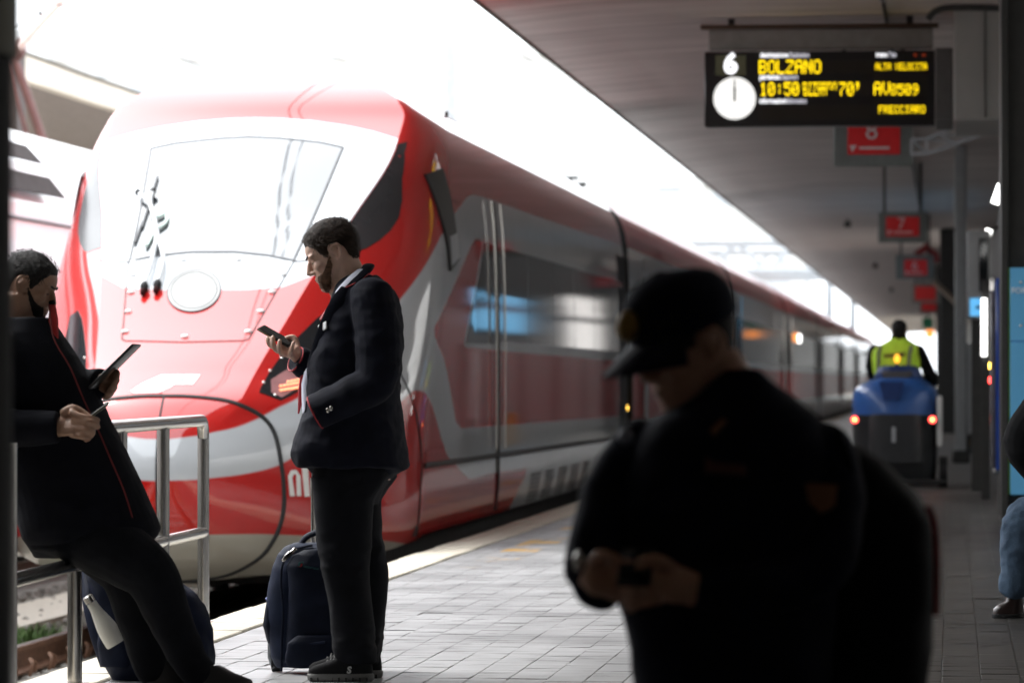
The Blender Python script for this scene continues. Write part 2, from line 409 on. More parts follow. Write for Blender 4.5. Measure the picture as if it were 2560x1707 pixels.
def stones():
    b = MB(); base = MB().ell((0, 0, 0), (1, 1, 1), u=6, v=4)
    V0 = np.array(base.v)
    for i in range(4200):
        x = random.uniform(-8.2, -4.0); y = random.uniform(15, 40) if random.random() < .75 else random.uniform(15, 27)
        s = random.uniform(.022, .05); j = 1 + rng.uniform(-.35, .35, V0.shape)
        V = V0 * j * np.array([s, s * random.uniform(.7, 1.2), s * random.uniform(.5, .9)]) + np.array([x, y, -.79 + random.uniform(0, .05)])
        b.add(V, base.f)
    b.build('ballast', M['ballast'], kind='stuff')
    g = MB()
    for i in range(5200):
        if random.random() < .7: x, y = random.gauss(-6.75, .14), random.uniform(17, 32)
        else: x, y = random.uniform(-5.2, -3.75), random.uniform(15.5, 24)
        z = -.78; h = random.uniform(.05, .17); a = random.uniform(0, 6.28); w = .006; lx, ly = math.cos(a) * h * .6, math.sin(a) * h * .6
        px, py = -math.sin(a) * w, math.cos(a) * w
        g.add([(x - px, y - py, z), (x + px, y + py, z), (x + lx * .5 + px, y + ly * .5 + py, z + h * .7), (x + lx * .5 - px, y + ly * .5 - py, z + h * .7), (x + lx, y + ly, z + h)], [(0, 1, 2, 3), (3, 2, 4)])
    g.build('grass', M['grass'], kind='stuff')
    q = MB(); q.box((-7.9, -30, -1.0), (-7.15, 250, -.72)); q.build('path', M['edge_stone'], kind='structure')
stones()

def build_canopy():
    t = thing('platform_canopy', (2, 60, 4.4), 'long brown concrete canopy roof over the tiled platform with stained soffit', 'canopy')
    Y = 4.0 - 40
    k = 0
    while Y < 300:
        y1 = Y + 10 - .05
        b = MB(); b.add([(-4.0, Y, 4.40), (-2.6, Y, 4.52), (7, Y, 4.52), (7, Y, 5.0), (-4.0, Y, 4.62)], [])
        sec = [(-4.0, 4.40), (-3.2, 4.475), (-2.2, 4.52), (0, 4.54), (4.7, 4.54), (4.7, 5.0), (-2.2, 5.0), (-4.0, 4.56)]
        b = MB(); b.rings([[(x, y, z) for x, z in sec] for y in (Y, y1)], smooth=False)
        b.build('soffit_panel', M['concrete'], t)
        b = MB(); b.box((-4.035, Y, 4.385), (-4.003, y1, 4.60)); b.build('edge_trim', M['dark_edge'], t)
        Y += 10; k += 1
    b = MB(); b.box((-3.95, -36, 4.7), (4.6, 304, 4.98)); b.build('roof_slab', M['concrete'], t)
build_canopy()

def build_fill_wall():  # unseen wall added to bounce fill light onto coaches and soffit
    t = thing('fill_wall', (6, 100, 0), 'unseen plain grey wall added beyond the tiled platform to bounce light onto the train', 'building')
    b = MB(); b.box((6.4, -36, 0), (7, 304, 7)); b.build('wall', M['wall_grey'], t)
build_fill_wall()

# ------------------------------------------------------------------ train
def pchip(xs, ys, x):
    xs = np.asarray(xs, float); ys = np.asarray(ys, float); h = np.diff(xs); d = np.diff(ys) / h
    m = np.zeros_like(ys); m[0] = d[0]; m[-1] = d[-1]
    for i in range(1, len(xs) - 1):
        if d[i-1] * d[i] > 0:
            w1 = 2 * h[i] + h[i-1]; w2 = h[i] + 2 * h[i-1]; m[i] = (w1 + w2) / (w1 / d[i-1] + w2 / d[i])
    x = np.clip(x, xs[0], xs[-1]); i = np.clip(np.searchsorted(xs, x) - 1, 0, len(xs) - 2)
    t = (x - xs[i]) / h[i]
    return ys[i] * (2*t**3 - 3*t*t + 1) + h[i] * m[i] * (t**3 - 2*t*t + t) + ys[i+1] * (-2*t**3 + 3*t*t) + h[i] * m[i+1] * (t**3 - t*t)
XC, YT, LEN1 = -5.29, 28.5, 22.6   # track centre, nose tip, length of the leading car
HT = [-1.37,-1.2,-1.0,-.8,-.6,-.35,-.17,.08,.4,.73,1.16,1.76,2.0,2.14,2.26,2.37,2.46,2.51,2.54]   # heights above eye level
D0 = [.55,.18,.05,.01,0,.06,.2,.65,1.27,1.87,2.68,3.68,4.1,4.3,4.55,4.9,5.5,6.1,7.2]
TCR = [.3,.35,.38,.38,.38,.385,.5,.565,.66,.76,.915,1.12,1.13,1.06,.9,.72,.46,.28,.03]
WF = [1.32,1.41,1.45,1.46,1.46,1.46,1.46,1.46,1.46,1.455,1.44,1.37,1.27,1.14,.97,.78,.50,.30,.05]
D1 = [2.6,2.7,2.75,2.8,2.8,2.9,3.0,3.3,3.7,4.05,4.6,5.3,5.8,6.1,6.4,6.8,7.2,7.4,7.7]
KK = [.65,.65,.65,.65,.65,.65,.45,.28,.17,.13,.11,.10,.10,.10,.10,.10,.10,.10,.10]
MR = [.5,.5,.5,.5,.5,.55,.9,1.2,1.3,1.3,1.3,1.3,1.0,.8,.7,.6,.5,.4,.4]
NA, NB, NC = 26, 40, 60
def hbot(d): return float(np.interp(d, [0, .55, 1.4, 2.9, 30], [-1.37, -1.37, -1.22, -1.13, -1.13]))
def contour(h):
    d0, tc, w, d1, k, mr = [float(pchip(HT, a, h)) for a in (D0, TCR, WF, D1, KK, MR)]
    dc = d0 + k * tc * tc
    a = np.linspace(0, 1, NA + 1)
    t1 = a * (1 - a) * tc + a * a * tc; e1 = (1 - a) ** 2 * d0 + 2 * a * (1 - a) * d0 + a * a * dc
    b = np.linspace(0, 1, NB + 1)[1:]
    dq = min(dc + mr * (w - tc), .5 * (dc + d1))
    t2 = (1 - b) ** 2 * tc + 2 * b * (1 - b) * w + b * b * w; e2 = (1 - b) ** 2 * dc + 2 * b * (1 - b) * dq + b * b * d1
    g = np.linspace(0, 1, NC + 1)[1:]
    return np.concatenate([t1, t2, np.full(NC, w)]), np.concatenate([e1, e2, d1 + (LEN1 - d1) * g])
HS = np.concatenate([np.arange(-1.37, 2.14, .022), np.arange(2.14, 2.535, .0125), [2.54]])
_CT = [contour(h) for h in HS]
def crease_d(h): return float(pchip(HT, D0, h)) + float(pchip(HT, KK, h)) * float(pchip(HT, TCR, h)) ** 2
def polysdf(P, poly):
    poly = np.asarray(poly, float); n = len(poly); d = np.full(len(P), 1e9); ins = np.zeros(len(P), bool)
    for i in range(n):
        a, b = poly[i], poly[(i + 1) % n]; e = b - a; w = P - a
        q = w - e * np.clip((w @ e) / max(e @ e, 1e-12), 0, 1)[:, None]; d = np.minimum(d, (q ** 2).sum(1))
        c1 = (a[1] <= P[:, 1]) & (b[1] > P[:, 1]); c2 = (b[1] <= P[:, 1]) & (a[1] > P[:, 1]); cr = e[0] * w[:, 1] - e[1] * w[:, 0]
        ins ^= (c1 & (cr > 0)) | (c2 & (cr < 0))
    return np.where(ins, 1, -1) * np.sqrt(d)
# livery outlines; front face in (t, h), flank in (d, h)
LV_FRONT_UP = [(-.02,2.0),(.183,1.996),(.452,1.974),(.722,1.932),(.925,1.886),(1.2,1.80),(1.3,1.5),(.80,.76),(.755,.744),(.571,.658),(.319,.64),(-.02,.64)]
LV_FRONT_LOW = [(-.02,-.395),(.086,-.394),(.254,-.373),(.341,-.354),(.427,-.336),(.519,-.31),(.6,-.27),(.6,-.62),(.493,-.641),(.349,-.656),(.263,-.666),(-.02,-.674)]
LV_SIDE = [(.05,-.37),(.19,-.336),(.26,-.31),(.4,-.249),(.54,-.187),(.76,-.12),(1.11,-.014),(1.65,.169),(2.24,.387),(2.78,.593),(3.33,.799),(4.12,1.095),(5.01,1.306),(5.92,1.453),(6.35,1.507),(7.03,1.523),(23.5,1.6),
           (23.5,-2),(8.4,-1.4),(9.33,-1.074),(10.57,-.8),(7.17,-.78),(5.82,-.799),(5.06,-.694),(4.57,-.626),(4.28,-.605),(3.28,-.181),(2.95,-.10),(2.77,-.08),(2.43,-.075),(2.05,-.154),(1.2,-.319),(.7,-.45),(.47,-.523),(.37,-.578),(.28,-.609),(.16,-.641),(.05,-.66)]
LV_DIA = [(6.47,1.16),(6.95,1.149),(5.31,.258),(22.7,.212),(22.7,-.418),(4.95,-.377),(4.2,.091),(4.1,.152),(3.47,.319),(3.46,.393),(4.09,.551),(6.05,1.079)]
def surf(t, h, off=0.0, side=1):       # point on the front face at lateral t and height h
    T, D = contour(h); d = float(np.interp(abs(t), T[:NA + NB + 1], D[:NA + NB + 1]))
    e = .01
    T2, D2 = contour(h + e); dh = (float(np.interp(abs(t), T2[:NA+NB+1], D2[:NA+NB+1])) - d) / e
    dt = (float(np.interp(abs(t) + e, T[:NA+NB+1], D[:NA+NB+1])) - d) / e * (1 if t >= 0 else -1)
    n = Vector((dt, -1, dh)).normalized()
    return Vector((XC + t, YT + d, CAM_H + h)) + n * off
def flank(d, h, off=0.0, side=1):      # point on the flank at distance d behind the tip
    d = max(d, crease_d(h) + .010)
    T, D = contour(h); t = float(np.interp(d, D, T)); e = .02
    t2 = float(np.interp(d + e, D, T)); T3, D3 = contour(h - e); t3 = float(np.interp(d, D3, T3))
    n = Vector((1, -(t2 - t) / e, (t3 - t) / e)).normalized()
    p = Vector((t, d, h)) + n * off
    return Vector((XC + side * p.x, YT + p.y, CAM_H + p.z))
def sheet(mb, F, U, W, thick=.006, mi=0):    # a curved panel lying on the body: F(u, w, off), U x W grid of parameters
    nu, nw = len(U), len(W[0])
    V = []
    for off in (thick, -.01):
        for i, u in enumerate(U):
            for w in W[i]: V.append(F(u, w, off))
    n = nu * nw; Fc = []
    for i in range(nu - 1):
        for j in range(nw - 1):
            a = i * nw + j; Fc.append((a, a + 1, a + nw + 1, a + nw)); Fc.append((n + a, n + a + nw, n + a + nw + 1, n + a + 1))
    for i in range(nu - 1):
        for j in (0, nw - 1):
            a = i * nw + j; Fc.append((a, a + nw, n + a + nw, n + a))
    for j in range(nw - 1):
        for i in (0, nu - 1):
            a = i * nw + j; Fc.append((a, a + 1, n + a + 1, n + a))
    mb.add(V, Fc, mi, False); return mb
def polypatch(F, poly, mi=0, thick=.006, step=.04):  # a flat-outline patch draped on the body; poly in F's parameters
    bm = bmesh.new(); vs = []
    n = len(poly)
    for i in range(n):
        a, b = Vector(poly[i]).to_2d() if len(poly[i]) > 2 else Vector(poly[i]), Vector(poly[(i + 1) % n])
        L = (b - a).length; k = max(1, int(L / (step * 2)))
        for q in range(k):
            p = a.lerp(b, q / k); vs.append(bm.verts.new((p.x, p.y, 0)))
    f = bm.faces.new(vs)
    xs = [v.co.x for v in vs]; ys = [v.co.y for v in vs]
    for ax, lo, hi in ((0, min(xs), max(xs)), (1, min(ys), max(ys))):
        c = lo + step
        while c < hi:
            co = [0, 0, 0]; no = [0, 0, 0]; co[ax] = c; no[ax] = 1
            bmesh.ops.bisect_plane(bm, geom=list(bm.verts) + list(bm.edges) + list(bm.faces), plane_co=co, plane_no=no); c += step
    bmesh.ops.triangulate(bm, faces=[f for f in bm.faces if len(f.verts) > 4])
    r = bmesh.ops.extrude_face_region(bm, geom=list(bm.faces))
    low = {v for v in r['geom'] if isinstance(v, bmesh.types.BMVert)}
    for v in bm.verts: v.co = F(v.co.x, v.co.y, -.012 if v in low else thick)
    return bm
def build_train():
    root = thing('high_speed_train', (XC, YT, -.55), 'long red and silver high speed train with sloping nose standing at the platform edge', 'train')
    # ---- leading car shell
    nc = NA + NB + NC + 1; nr = len(HS); V = np.zeros((2, nr, nc, 3)); T_, D_, H_ = [], [], []
    for i, h in enumerate(HS):
        T, D = _CT[i]; hh = np.full(nc, h)
        for j in range(nc):
            hb = hbot(D[j])
            if h < hb:
                t2, d2 = contour(hb); T = T.copy(); D = D.copy(); T[j] = t2[j]; D[j] = d2[j]; hh[j] = hb
        T_.append(T); D_.append(D); H_.append(hh)
    T_, D_, H_ = map(np.array, (T_, D_, H_))
    P = []; F = []
    for sd in (1, -1):
        P.append(np.stack([XC + sd * T_, YT + D_, CAM_H + H_], -1).reshape(-1, 3))
    n = nr * nc
    for q, sd in enumerate((1, -1)):
        for i in range(nr - 1):
            for j in range(nc - 1):
                a = q * n + i * nc + j; f = (a, a + 1, a + nc + 1, a + nc)
                F.append(f if sd == 1 else f[::-1])
    P = np.concatenate(P)
    me = bpy.data.meshes.new('car_body'); me.from_pydata(P.tolist(), [], F)
    th = np.stack([T_.ravel(), H_.ravel()], 1); dh = np.stack([D_.ravel(), H_.ravel()], 1)
    colidx = np.tile(np.arange(nc), nr)
    sf = np.maximum(polysdf(th, LV_FRONT_UP), polysdf(th, LV_FRONT_LOW))
    ss = np.minimum(polysdf(dh, LV_SIDE), -polysdf(dh, LV_DIA))
    roof = np.minimum(dh[:, 1] - 2.25, dh[:, 0] - 8.5)
    silver = np.maximum(np.where(colidx <= NA, sf, ss), roof)
    beige = np.where(D_.ravel() < 3, -1.035 - .07 * np.clip(D_.ravel() - .3, 0, 9) - H_.ravel(), -1)
    for nm, val in (('silver', silver), ('beige', beige)):
        at_ = me.attributes.new(nm, 'FLOAT', 'POINT'); at_.data.foreach_set('value', np.tile(val, 2).astype(np.float32))
    me.polygons.foreach_set('use_smooth', [True] * len(me.polygons))
    bm = bmesh.new(); bm.from_mesh(me); bm.verts.ensure_lookup_table()
    for q in (0, 1):
        for i in range(nr - 1):
            if -.15 < HS[i] < 2.12:
                e = bm.edges.get((bm.verts[q * n + i * nc + NA], bm.verts[q * n + (i + 1) * nc + NA]))
                if e: e.smooth = False
    bmesh.ops.remove_doubles(bm, verts=bm.verts, dist=.0004)
    bm.to_mesh(me); bm.free()
    m, nt, b = newmat('train_livery')
    b.inputs['Coat Weight'].default_value = .9; b.inputs['Coat Roughness'].default_value = .03; b.inputs['Roughness'].default_value = .4; b.inputs['Specular IOR Level'].default_value = .08; b.inputs['Coat IOR'].default_value = 1.78
    def attr_mix(nm, a_sock, colb, w=.006):
        at_ = nd(nt, 'ShaderNodeAttribute', attribute_name=nm); mr = nd(nt, 'ShaderNodeMapRange'); mr.inputs['From Min'].default_value = -w; mr.inputs['From Max'].default_value = w
        nt.links.new(at_.outputs['Fac'], mr.inputs[0]); mx = nd(nt, 'ShaderNodeMix', data_type='RGBA'); nt.links.new(mr.outputs[0], mx.inputs[0])
        if isinstance(a_sock, tuple): mx.inputs[6].default_value = a_sock
        else: nt.links.new(a_sock, mx.inputs[6])
        mx.inputs[7].default_value = colb; return mx.outputs[2]
    c1 = attr_mix('silver', (.50, .011, .009, 1), (.52, .54, .56, 1))
    c2 = attr_mix('beige', c1, (.42, .40, .34, 1))
    nz = nd(nt, 'ShaderNodeTexNoise', i_Scale=1.7, i_Detail=6.0); mr = nd(nt, 'ShaderNodeMapRange'); mr.inputs['To Min'].default_value = .9; mr.inputs['To Max'].default_value = 1.05
    tco = nd(nt, 'ShaderNodeTexCoord'); nt.links.new(tco.outputs['Object'], nz.inputs['Vector']); nt.links.new(nz.outputs[0], mr.inputs[0])
    mu = nd(nt, 'ShaderNodeMix', data_type='RGBA', blend_type='MULTIPLY'); mu.inputs[0].default_value = 1; nt.links.new(c2, mu.inputs[6]); nt.links.new(mr.outputs[0], mu.inputs[7]); nt.links.new(mu.outputs[2], b.inputs['Base Color'])
    body = finish(me, 'car_body', m, root)
    G = lambda t, h, off=0: surf(t, h, off)
    def strip(name, pts, r, mt, F=surf, parent=root, off=0, n=6, **kw):
        q = MB(); q.tube([F(a, c, off) for a, c in pts], r, n); return q.build(name, mt, parent, **kw)
    def dens(pts, k=8):
        out = []
        for i in range(len(pts) - 1):
            for q in range(k): out.append((pts[i][0] + (pts[i+1][0] - pts[i][0]) * q / k, pts[i][1] + (pts[i+1][1] - pts[i][1]) * q / k))
        return out + [pts[-1]]
    # windscreen
    def ws_top(t): return float(np.interp(abs(t), [0, .23, .55, .734], [1.839, 1.827, 1.791, 1.749]))
    def ws_bot(t): return float(np.interp(abs(t), [0, .16, .416, .597], [.918, .918, .891, .852]))
    us = np.linspace(-1, 1, 25)
    q = MB(); V = []
    W = np.linspace(0, 1, 17)
    def wsF(u, w, off):
        h = ws_bot(u * .597) + (ws_top(u * .734) - ws_bot(u * .597)) * w
        return surf(u * (.597 + (.734 - .597) * w), h, off)
    sheet(q, wsF, us, [W] * len(us), .004)
    q.build('windscreen', M['screen_glass'], root)
    fr = [(.597 * u, ws_bot(.597 * u)) for u in us] + [(.597 + .137 * w, ws_bot(.597) + (ws_top(.734) - ws_bot(.597)) * w) for w in W[1:]] + [(.734 * u, ws_top(.734 * u)) for u in us[::-1][1:]] + [(-.734 + .137 * w, ws_top(.734) + (ws_bot(.597) - ws_top(.734)) * w) for w in W[1:]]
    strip('windscreen_gasket', fr, .009, M['gasket'], off=.002)
    for s in (-1, 1): strip('panel_seam', dens([(s * .6, .848), (s * .80, .86), (s * .82, .865)]), .007, M['black'])
    # nose hatch with its round lamp cover, bolts
    strip('hatch_seam', dens([(-.60, .845), (-.445, .285), (-.42, .272), (0, .262), (.42, .272), (.445, .285), (.60, .845)], 10), .006, M['black'])
    el = lambda k, a=1.0: [(-.045 + .19 * a * math.cos(x) - .03 * math.sin(x), .63 + .155 * a * math.sin(x)) for x in np.linspace(0, 2 * math.pi, k)]
    lampc = MB().bm(polypatch(G, el(40)[:-1], thick=.008, step=.06)).build('lamp_cover', M['skirt'], root)
    strip('lamp_rim', el(48), .006, M['gasket'], parent=lampc, off=.006); strip('lamp_rim', el(48, .86), .004, M['gasket'], parent=lampc, off=.008)
    bm_ = MB()
    for t, h in ((-.53, .75), (-.56, .845), (-.50, .62), (-.47, .48), (-.44, .335), (0, .30), (.427, .335), (.47, .48), (.51, .62), (.55, .75), (.2, .86), (-.2, .86)):
        o = MB().ell(surf(t, h, .002), (.028, .02, .016)).build('bolt', M['white'], root)
    # railway emblem on the nose: a slanted white flag with blue-green inlay
    em = [(-.20,-.075),(-.13,-.02),(-.02,.035),(.24,.035),(.215,-.03),(.09,-.03),(.06,-.055),(0,-.085),(-.17,-.088)]
    em = [(t - .045, h) for t, h in em]
    emb = MB().bm(polypatch(G, em, thick=.003)).build('emblem', M['white'], root)
    MB().bm(polypatch(G, [(-.20,-.066),(-.14,-.025),(-.06,.012),(-.08,-.02),(-.15,-.066)], thick=.005)).build('emblem_inlay', mat('emblem_blue', (.25, .55, .6), .4), emb)
    MB().bm(polypatch(G, [(-.02,.022),(.12,.024),(.10,-.014),(-.02,-.01)], thick=.005)).build('emblem_inlay', mat('emblem_blue', (.25, .55, .6), .4), emb)
    MB().bm(polypatch(G, [(-.13,-.09),(-.02,-.09),(-.05,-.108),(-.11,-.108)], thick=.005)).build('emblem_red_mark', M['red'], emb)
    # coupler hatch: gasket loop and centre joint
    lp = [(.0,-.108),(.19,-.112),(.42,-.139),(.575,-.198),(.687,-.286),(.748,-.404),(.788,-.61),(.797,-.816),(.775,-.963),(.716,-1.096),(.608,-1.215),(.383,-1.324),(.105,-1.366),(0,-1.368)]
    lp = dens([(p.x, p.y) for p in bez([(a_, b_, 0) for a_, b_ in lp], 6)], 1)
    strip('coupler_gasket', lp + [(-a_, b_) for a_, b_ in lp[::-1]], .019, M['black'], off=-.004)
    strip('centre_joint', dens([(0, -.11), (0, -1.3)], 30), .008, M['black'])
    # headlamps
    hlp = [(.52,-.084),(.58,-.049),(1.05,.183),(1.36,.316),(1.65,.437),(1.83,.496),(1.9,.455),(1.38,.14),(.98,-.028),(.60,-.140)]
    for s in (1, -1):
        Fs = lambda d, h, off=0, s=s: flank(d, h, off, s)
        hl = MB().bm(polypatch(Fs, hlp, thick=.004, step=.05), smooth=True).build('headlamp', M['glass'], root)
        inn = MB().bm(polypatch(Fs, [(.60,-.085),(.72,.0),(1.1,.12),(1.3,.15),(.98,-.01),(.63,-.12)], thick=.006, step=.05)).build('reflector', mat('lamp_reflector', (.30, .13, .13), .5, var=.2), hl)
        led = MB()
        for r_, (d0, h0, d1, h1) in enumerate(((.68,-.075,.88,-.052), (.72,-.047,.97,-.015), (.82,-.018,1.1,.022))):
            for k in range(9):
                w = k / 8; led.ell(flank(d0 + (d1 - d0) * w, h0 + (h1 - h0) * w, .010, s), (.011, .009, .008), u=8, v=6)
        led.ell(flank(1.12, .055, .01, s), (.018, .014, .016), u=8, v=6)
        led.build('led_row', M['redlamp2'], hl)
        for d, h in ((.64,-.02),(.8,.06),(1.0,.15),(1.0,.02),(.6,-.105)):
            MB().ell(flank(d, h, .005, s), (.012, .010, .010), u=8, v=6).build('screw', M['chrome'], hl)
        sw = [(3.99,1.805),(3.84,1.715),(3.6,1.5),(3.48,1.338),(3.33,1.206),(3.12,1.101),(2.9,1.02),(2.68,.953),(2.55,.93)] + [(crease_d(h) + .012, h) for h in np.linspace(.96, 1.78, 12)]
        MB().bm(polypatch(Fs, sw, thick=.003, step=.06), smooth=True).build('side_window', M['glass2'], root)
        vt = MB().bm(polypatch(Fs, [(4.0,1.556),(4.54,1.627),(5.02,.943),(4.4,.835)], thick=.022, step=.08)).build('camera_flap', M['black'], root)
        MB().bm(polypatch(Fs, [(4.42,1.10),(4.86,1.14),(4.96,.955),(4.47,.88)], thick=.026, step=.08)).build('flap_window', M['silver'], vt)
        # handrails beside the cab door, door joint
        for dd in (7.55, 8.25):
            q = MB(); q.tube([flank(dd, h, .03, s) for h in np.linspace(1.5, -.58, 14)], .010, 8); q.build('handrail', M['chrome'], root)
        q = MB(); q.tube([flank(7.9, h, .003, s) for h in np.linspace(1.5, -1.1, 14)], .02, 5); q.build('door_joint', M['black'], root)
        q = MB(); q.tube([flank(d, -.615 - .0025 * d, .0, s) for d in np.linspace(2.8, 22.4, 30)], .022, 6); q.build('skirt_joint', M['black'], root)
        q = MB(); q.tube([flank(d, h, 0, s) for d, h in [(p.x, p.y) for p in bez([(2.24,.134,0),(2.29,-.022,0),(2.51,-.337,0),(2.65,-.592,0),(2.56,-.873,0),(2.57,-1.126,0)], 5)]], .010, 6); q.build('panel_seam', M['black'], root)
        for d_ in (10.9, 12.3, 13.7, 15.1, 16.5):
            q = MB()
            for k in range(7):
                hh = -.86 - k * .038
                q.bm(polypatch(Fs, [(d_ - .012 * k * 4, hh), (d_ + .9 - .012 * k * 4, hh), (d_ + .88 - .012 * k * 4, hh - .022), (d_ - .02 - .012 * k * 4, hh - .022)], thick=.003, step=.3))
            q.build('vent_grille', M['black'], root)
        for p_ in ([(LEN1 - 1.15, 1.45), (LEN1 - .02, 1.45), (LEN1 - .02, -.62), (LEN1 - 1.15, -.62)],): MB().bm(polypatch(Fs, p_, thick=.004, step=.4)).build('end_band', M['black'], root)
        # passenger and cab door windows on the leading car, one pane each
        x0 = 7.13
        edges = [(5.45, 7.15, 7.50)] 
        pan = [[(7.05,1.135),(7.52,1.135),(7.52,.30),(5.52,.29)]]
        xx = 8.3
        for w in (2.4, 2.4, 2.4, 2.4, 2.4, 1.9):
            pan.append([(xx, 1.14), (xx + w - .07, 1.14), (xx + w - .07, .33), (xx, .33)]); xx += w
        pan.insert(1, [(7.58, 1.135), (8.22, 1.135), (8.22, .31), (7.58, .30)])
        for p_ in pan: MB().bm(polypatch(Fs, p_, thick=.003, step=.4)).build('window', M['glass'], root)
        MB().bm(polypatch(Fs, [(2.45,-1.05),(2.58,-1.05),(2.62,-1.128),(2.4,-1.128)], thick=.004, step=.2)).build('jacking_notch', M['black'], root)
    # number marks on the lower nose
    q = MB()
    for P0 in ([(.832,-.785),(.86,-.785),(.845,-.66),(.855,-.635),(.87,-.64),(.872,-.785),(.897,-.785),(.893,-.65),(.87,-.608),(.84,-.61),(.822,-.65)],
               [(.917,-.79),(.945,-.79),(.935,-.56),(.90,-.56)]):
        q.bm(polypatch(lambda t, h, off=0: surf(t, h, off), P0, thick=.004, step=.02))
    q.build('fleet_number', M['white'], root)
    # wipers: two long arms rising from the hatch over the windscreen
    for pts, foot in (([(-.40,.655),(-.41,.83),(-.46,1.05),(-.58,1.27),(-.585,1.36)], (-.40,.63)), ([(-.31,.67),(-.33,.83),(-.43,1.0),(-.57,1.25),(-.70,1.35)], (-.31,.645))):
        w = MB(); w.tube([surf(t, h, .042) for t, h in [(p.x, p.y) for p in bez([(a_, b_, 0) for a_, b_ in pts], 6)]], .016, 8)
        wo = w.build('wiper', M['wiper'], root)
        MB().ell(surf(foot[0], foot[1], .035), (.032, .032, .042)).build('wiper_pivot', M['black'], wo)
        MB().ell(surf(foot[0], foot[1] - .035, .03), (.022, .024, .03)).build('wiper_base', M['wiper_foot'], wo)
        MB().ell(surf(pts[-1][0], pts[-1][1], .045), (.024, .024, .028)).build('wiper_joint', M['black'], wo)
    for t0, h0, t1, h1 in ((-.59,1.10,-.60,1.50), (-.60,.98,-.60,1.14)):
        w = MB(); w.tube([surf(t0 + (t1 - t0) * k / 6, h0 + (h1 - h0) * k / 6, .018) for k in range(7)], .010, 6); w.build('wiper_blade', M['gasket'], root)
    w = MB(); w.tube([surf(t, h, .022) for t, h in [(p.x, p.y) for p in bez([(-.50,.95,0),(-.48,1.06,0),(-.42,1.13,0),(-.44,1.2,0),(-.50,1.17,0)], 5)]], .014, 6); w.build('washer_hose', mat('pale_green_hose', (.5, .6, .55), .5), root)
    # roof antenna
    q = MB(); q.rings([[(XC + a_ * k, YT + 6.9 + b_ * k, CAM_H + 2.5 + z) for a_, b_ in ((-.06,-.07),(.06,-.07),(.06,.07),(-.06,.07))] for z, k in ((-.05, .8), (.06, .7), (.10, .4))], smooth=False); q.build('antenna', M['pole'], root)
    q = MB(); q.box((XC + .96, YT + 8.2, CAM_H + 2.2), (XC + .98, YT + 9.6, CAM_H + 2.262)); q.ell((XC + .98, YT + 8.3, CAM_H + 2.28), (.018, .018, .03)); q.build('roof_rail', M['under'], root)
    # underframe of the leading car
    q = MB(); q.box((XC - 1.1, YT + 2.6, -.30), (XC + 1.1, YT + LEN1 - .3, .1))
    for d in (4.2, 6.9, 17, 19.7):
        for s in (-.75, .75):
            q.tube([(XC + s - .06, YT + d, -.09), (XC + s + .06, YT + d, -.09)], .46, 20)
    q.build('underframe', M['under'], root)
    # ---- following cars
    hs = [-1.13, -.66, -.66, -.5, .2, .2, 1.6] + [h for h in HS if h > 1.62]
    sec = []
    for h in [-1.13, -.66, -.5, .2, 1.6, 1.76, 1.9, 2.0, 2.14, 2.26, 2.37, 2.46, 2.54]:
        sec.append((float(pchip(HT, WF, h)) if h > -1 else 1.44, CAM_H + h))
    matid = [2, 1, 0, 1, 0, 0, 0, 0, 1, 1, 1, 1]
    def car(L):
        b = MB()
        for s in (1, -1):
            for i in range(len(sec) - 1):
                (xa, za), (xb, zb) = sec[i], sec[i + 1]
                f = [(s * xa, 0, za), (s * xa, L, za), (s * xb, L, zb), (s * xb, 0, zb)]
                b.add(f, [(0, 1, 2, 3)], matid[i], i >= 4)
        for y in (0, L):
            b.add([(x, y, z) for x, z in sec] + [(-x, y, z) for x, z in sec[::-1]], [tuple(range(2 * len(sec)))], 3)
        return b.mesh('car_body', [M['red'], M['silver'], M['skirt'], M['under']])
    L = 24.0; cme = car(L)
    wmb = MB(); wmb.rbox((-.01, 0, .35 + CAM_H), (.012, 1, 1.12 + CAM_H), .004, seg=1)
    wme = wmb.mesh('window', [M['glass']])
    dmb = MB(); dmb.box((-.012, 0, CAM_H - 1.1), (.008, .9, CAM_H + 1.35)); dme = dmb.mesh('door', [M['silver']])
    drk = MB(); drk.box((-.012, .25, CAM_H + .1), (.012, .65, CAM_H + 1.1)); dwe = drk.mesh('door_window', [M['glass']])
    bgm = MB()
    bgm.box((-1.2, .4, -.35), (1.2, L - .4, .05))
    for d in (2.6, 5.3, L - 5.3, L - 2.6):
        for s in (-.75, .75): bgm.tube([(s - .06, d, -.09), (s + .06, d, -.09)], .46, 16)
    bge = bgm.mesh('underframe', [M['under']])
    gsec = [(x * .955, z - .05) for x, z in sec if z > CAM_H - .7]; gring = [(x, z) for x, z in gsec] + [(-x, z) for x, z in gsec[::-1]]
    gmb = MB(); gmb.rings([[(x, y_, z) for x, z in gring] for y_ in (-.93, -.7, -.45, -.2, -.01)], smooth=False); gme = gmb.mesh('gangway', [M['black']])
    hr = MB(); hr.tube([(1.49, 0, CAM_H + 1.5), (1.49, 0, CAM_H - .55)], .016, 6); hme = hr.mesh('handrail', [M['chrome']])
    y = YT + LEN1 + .9
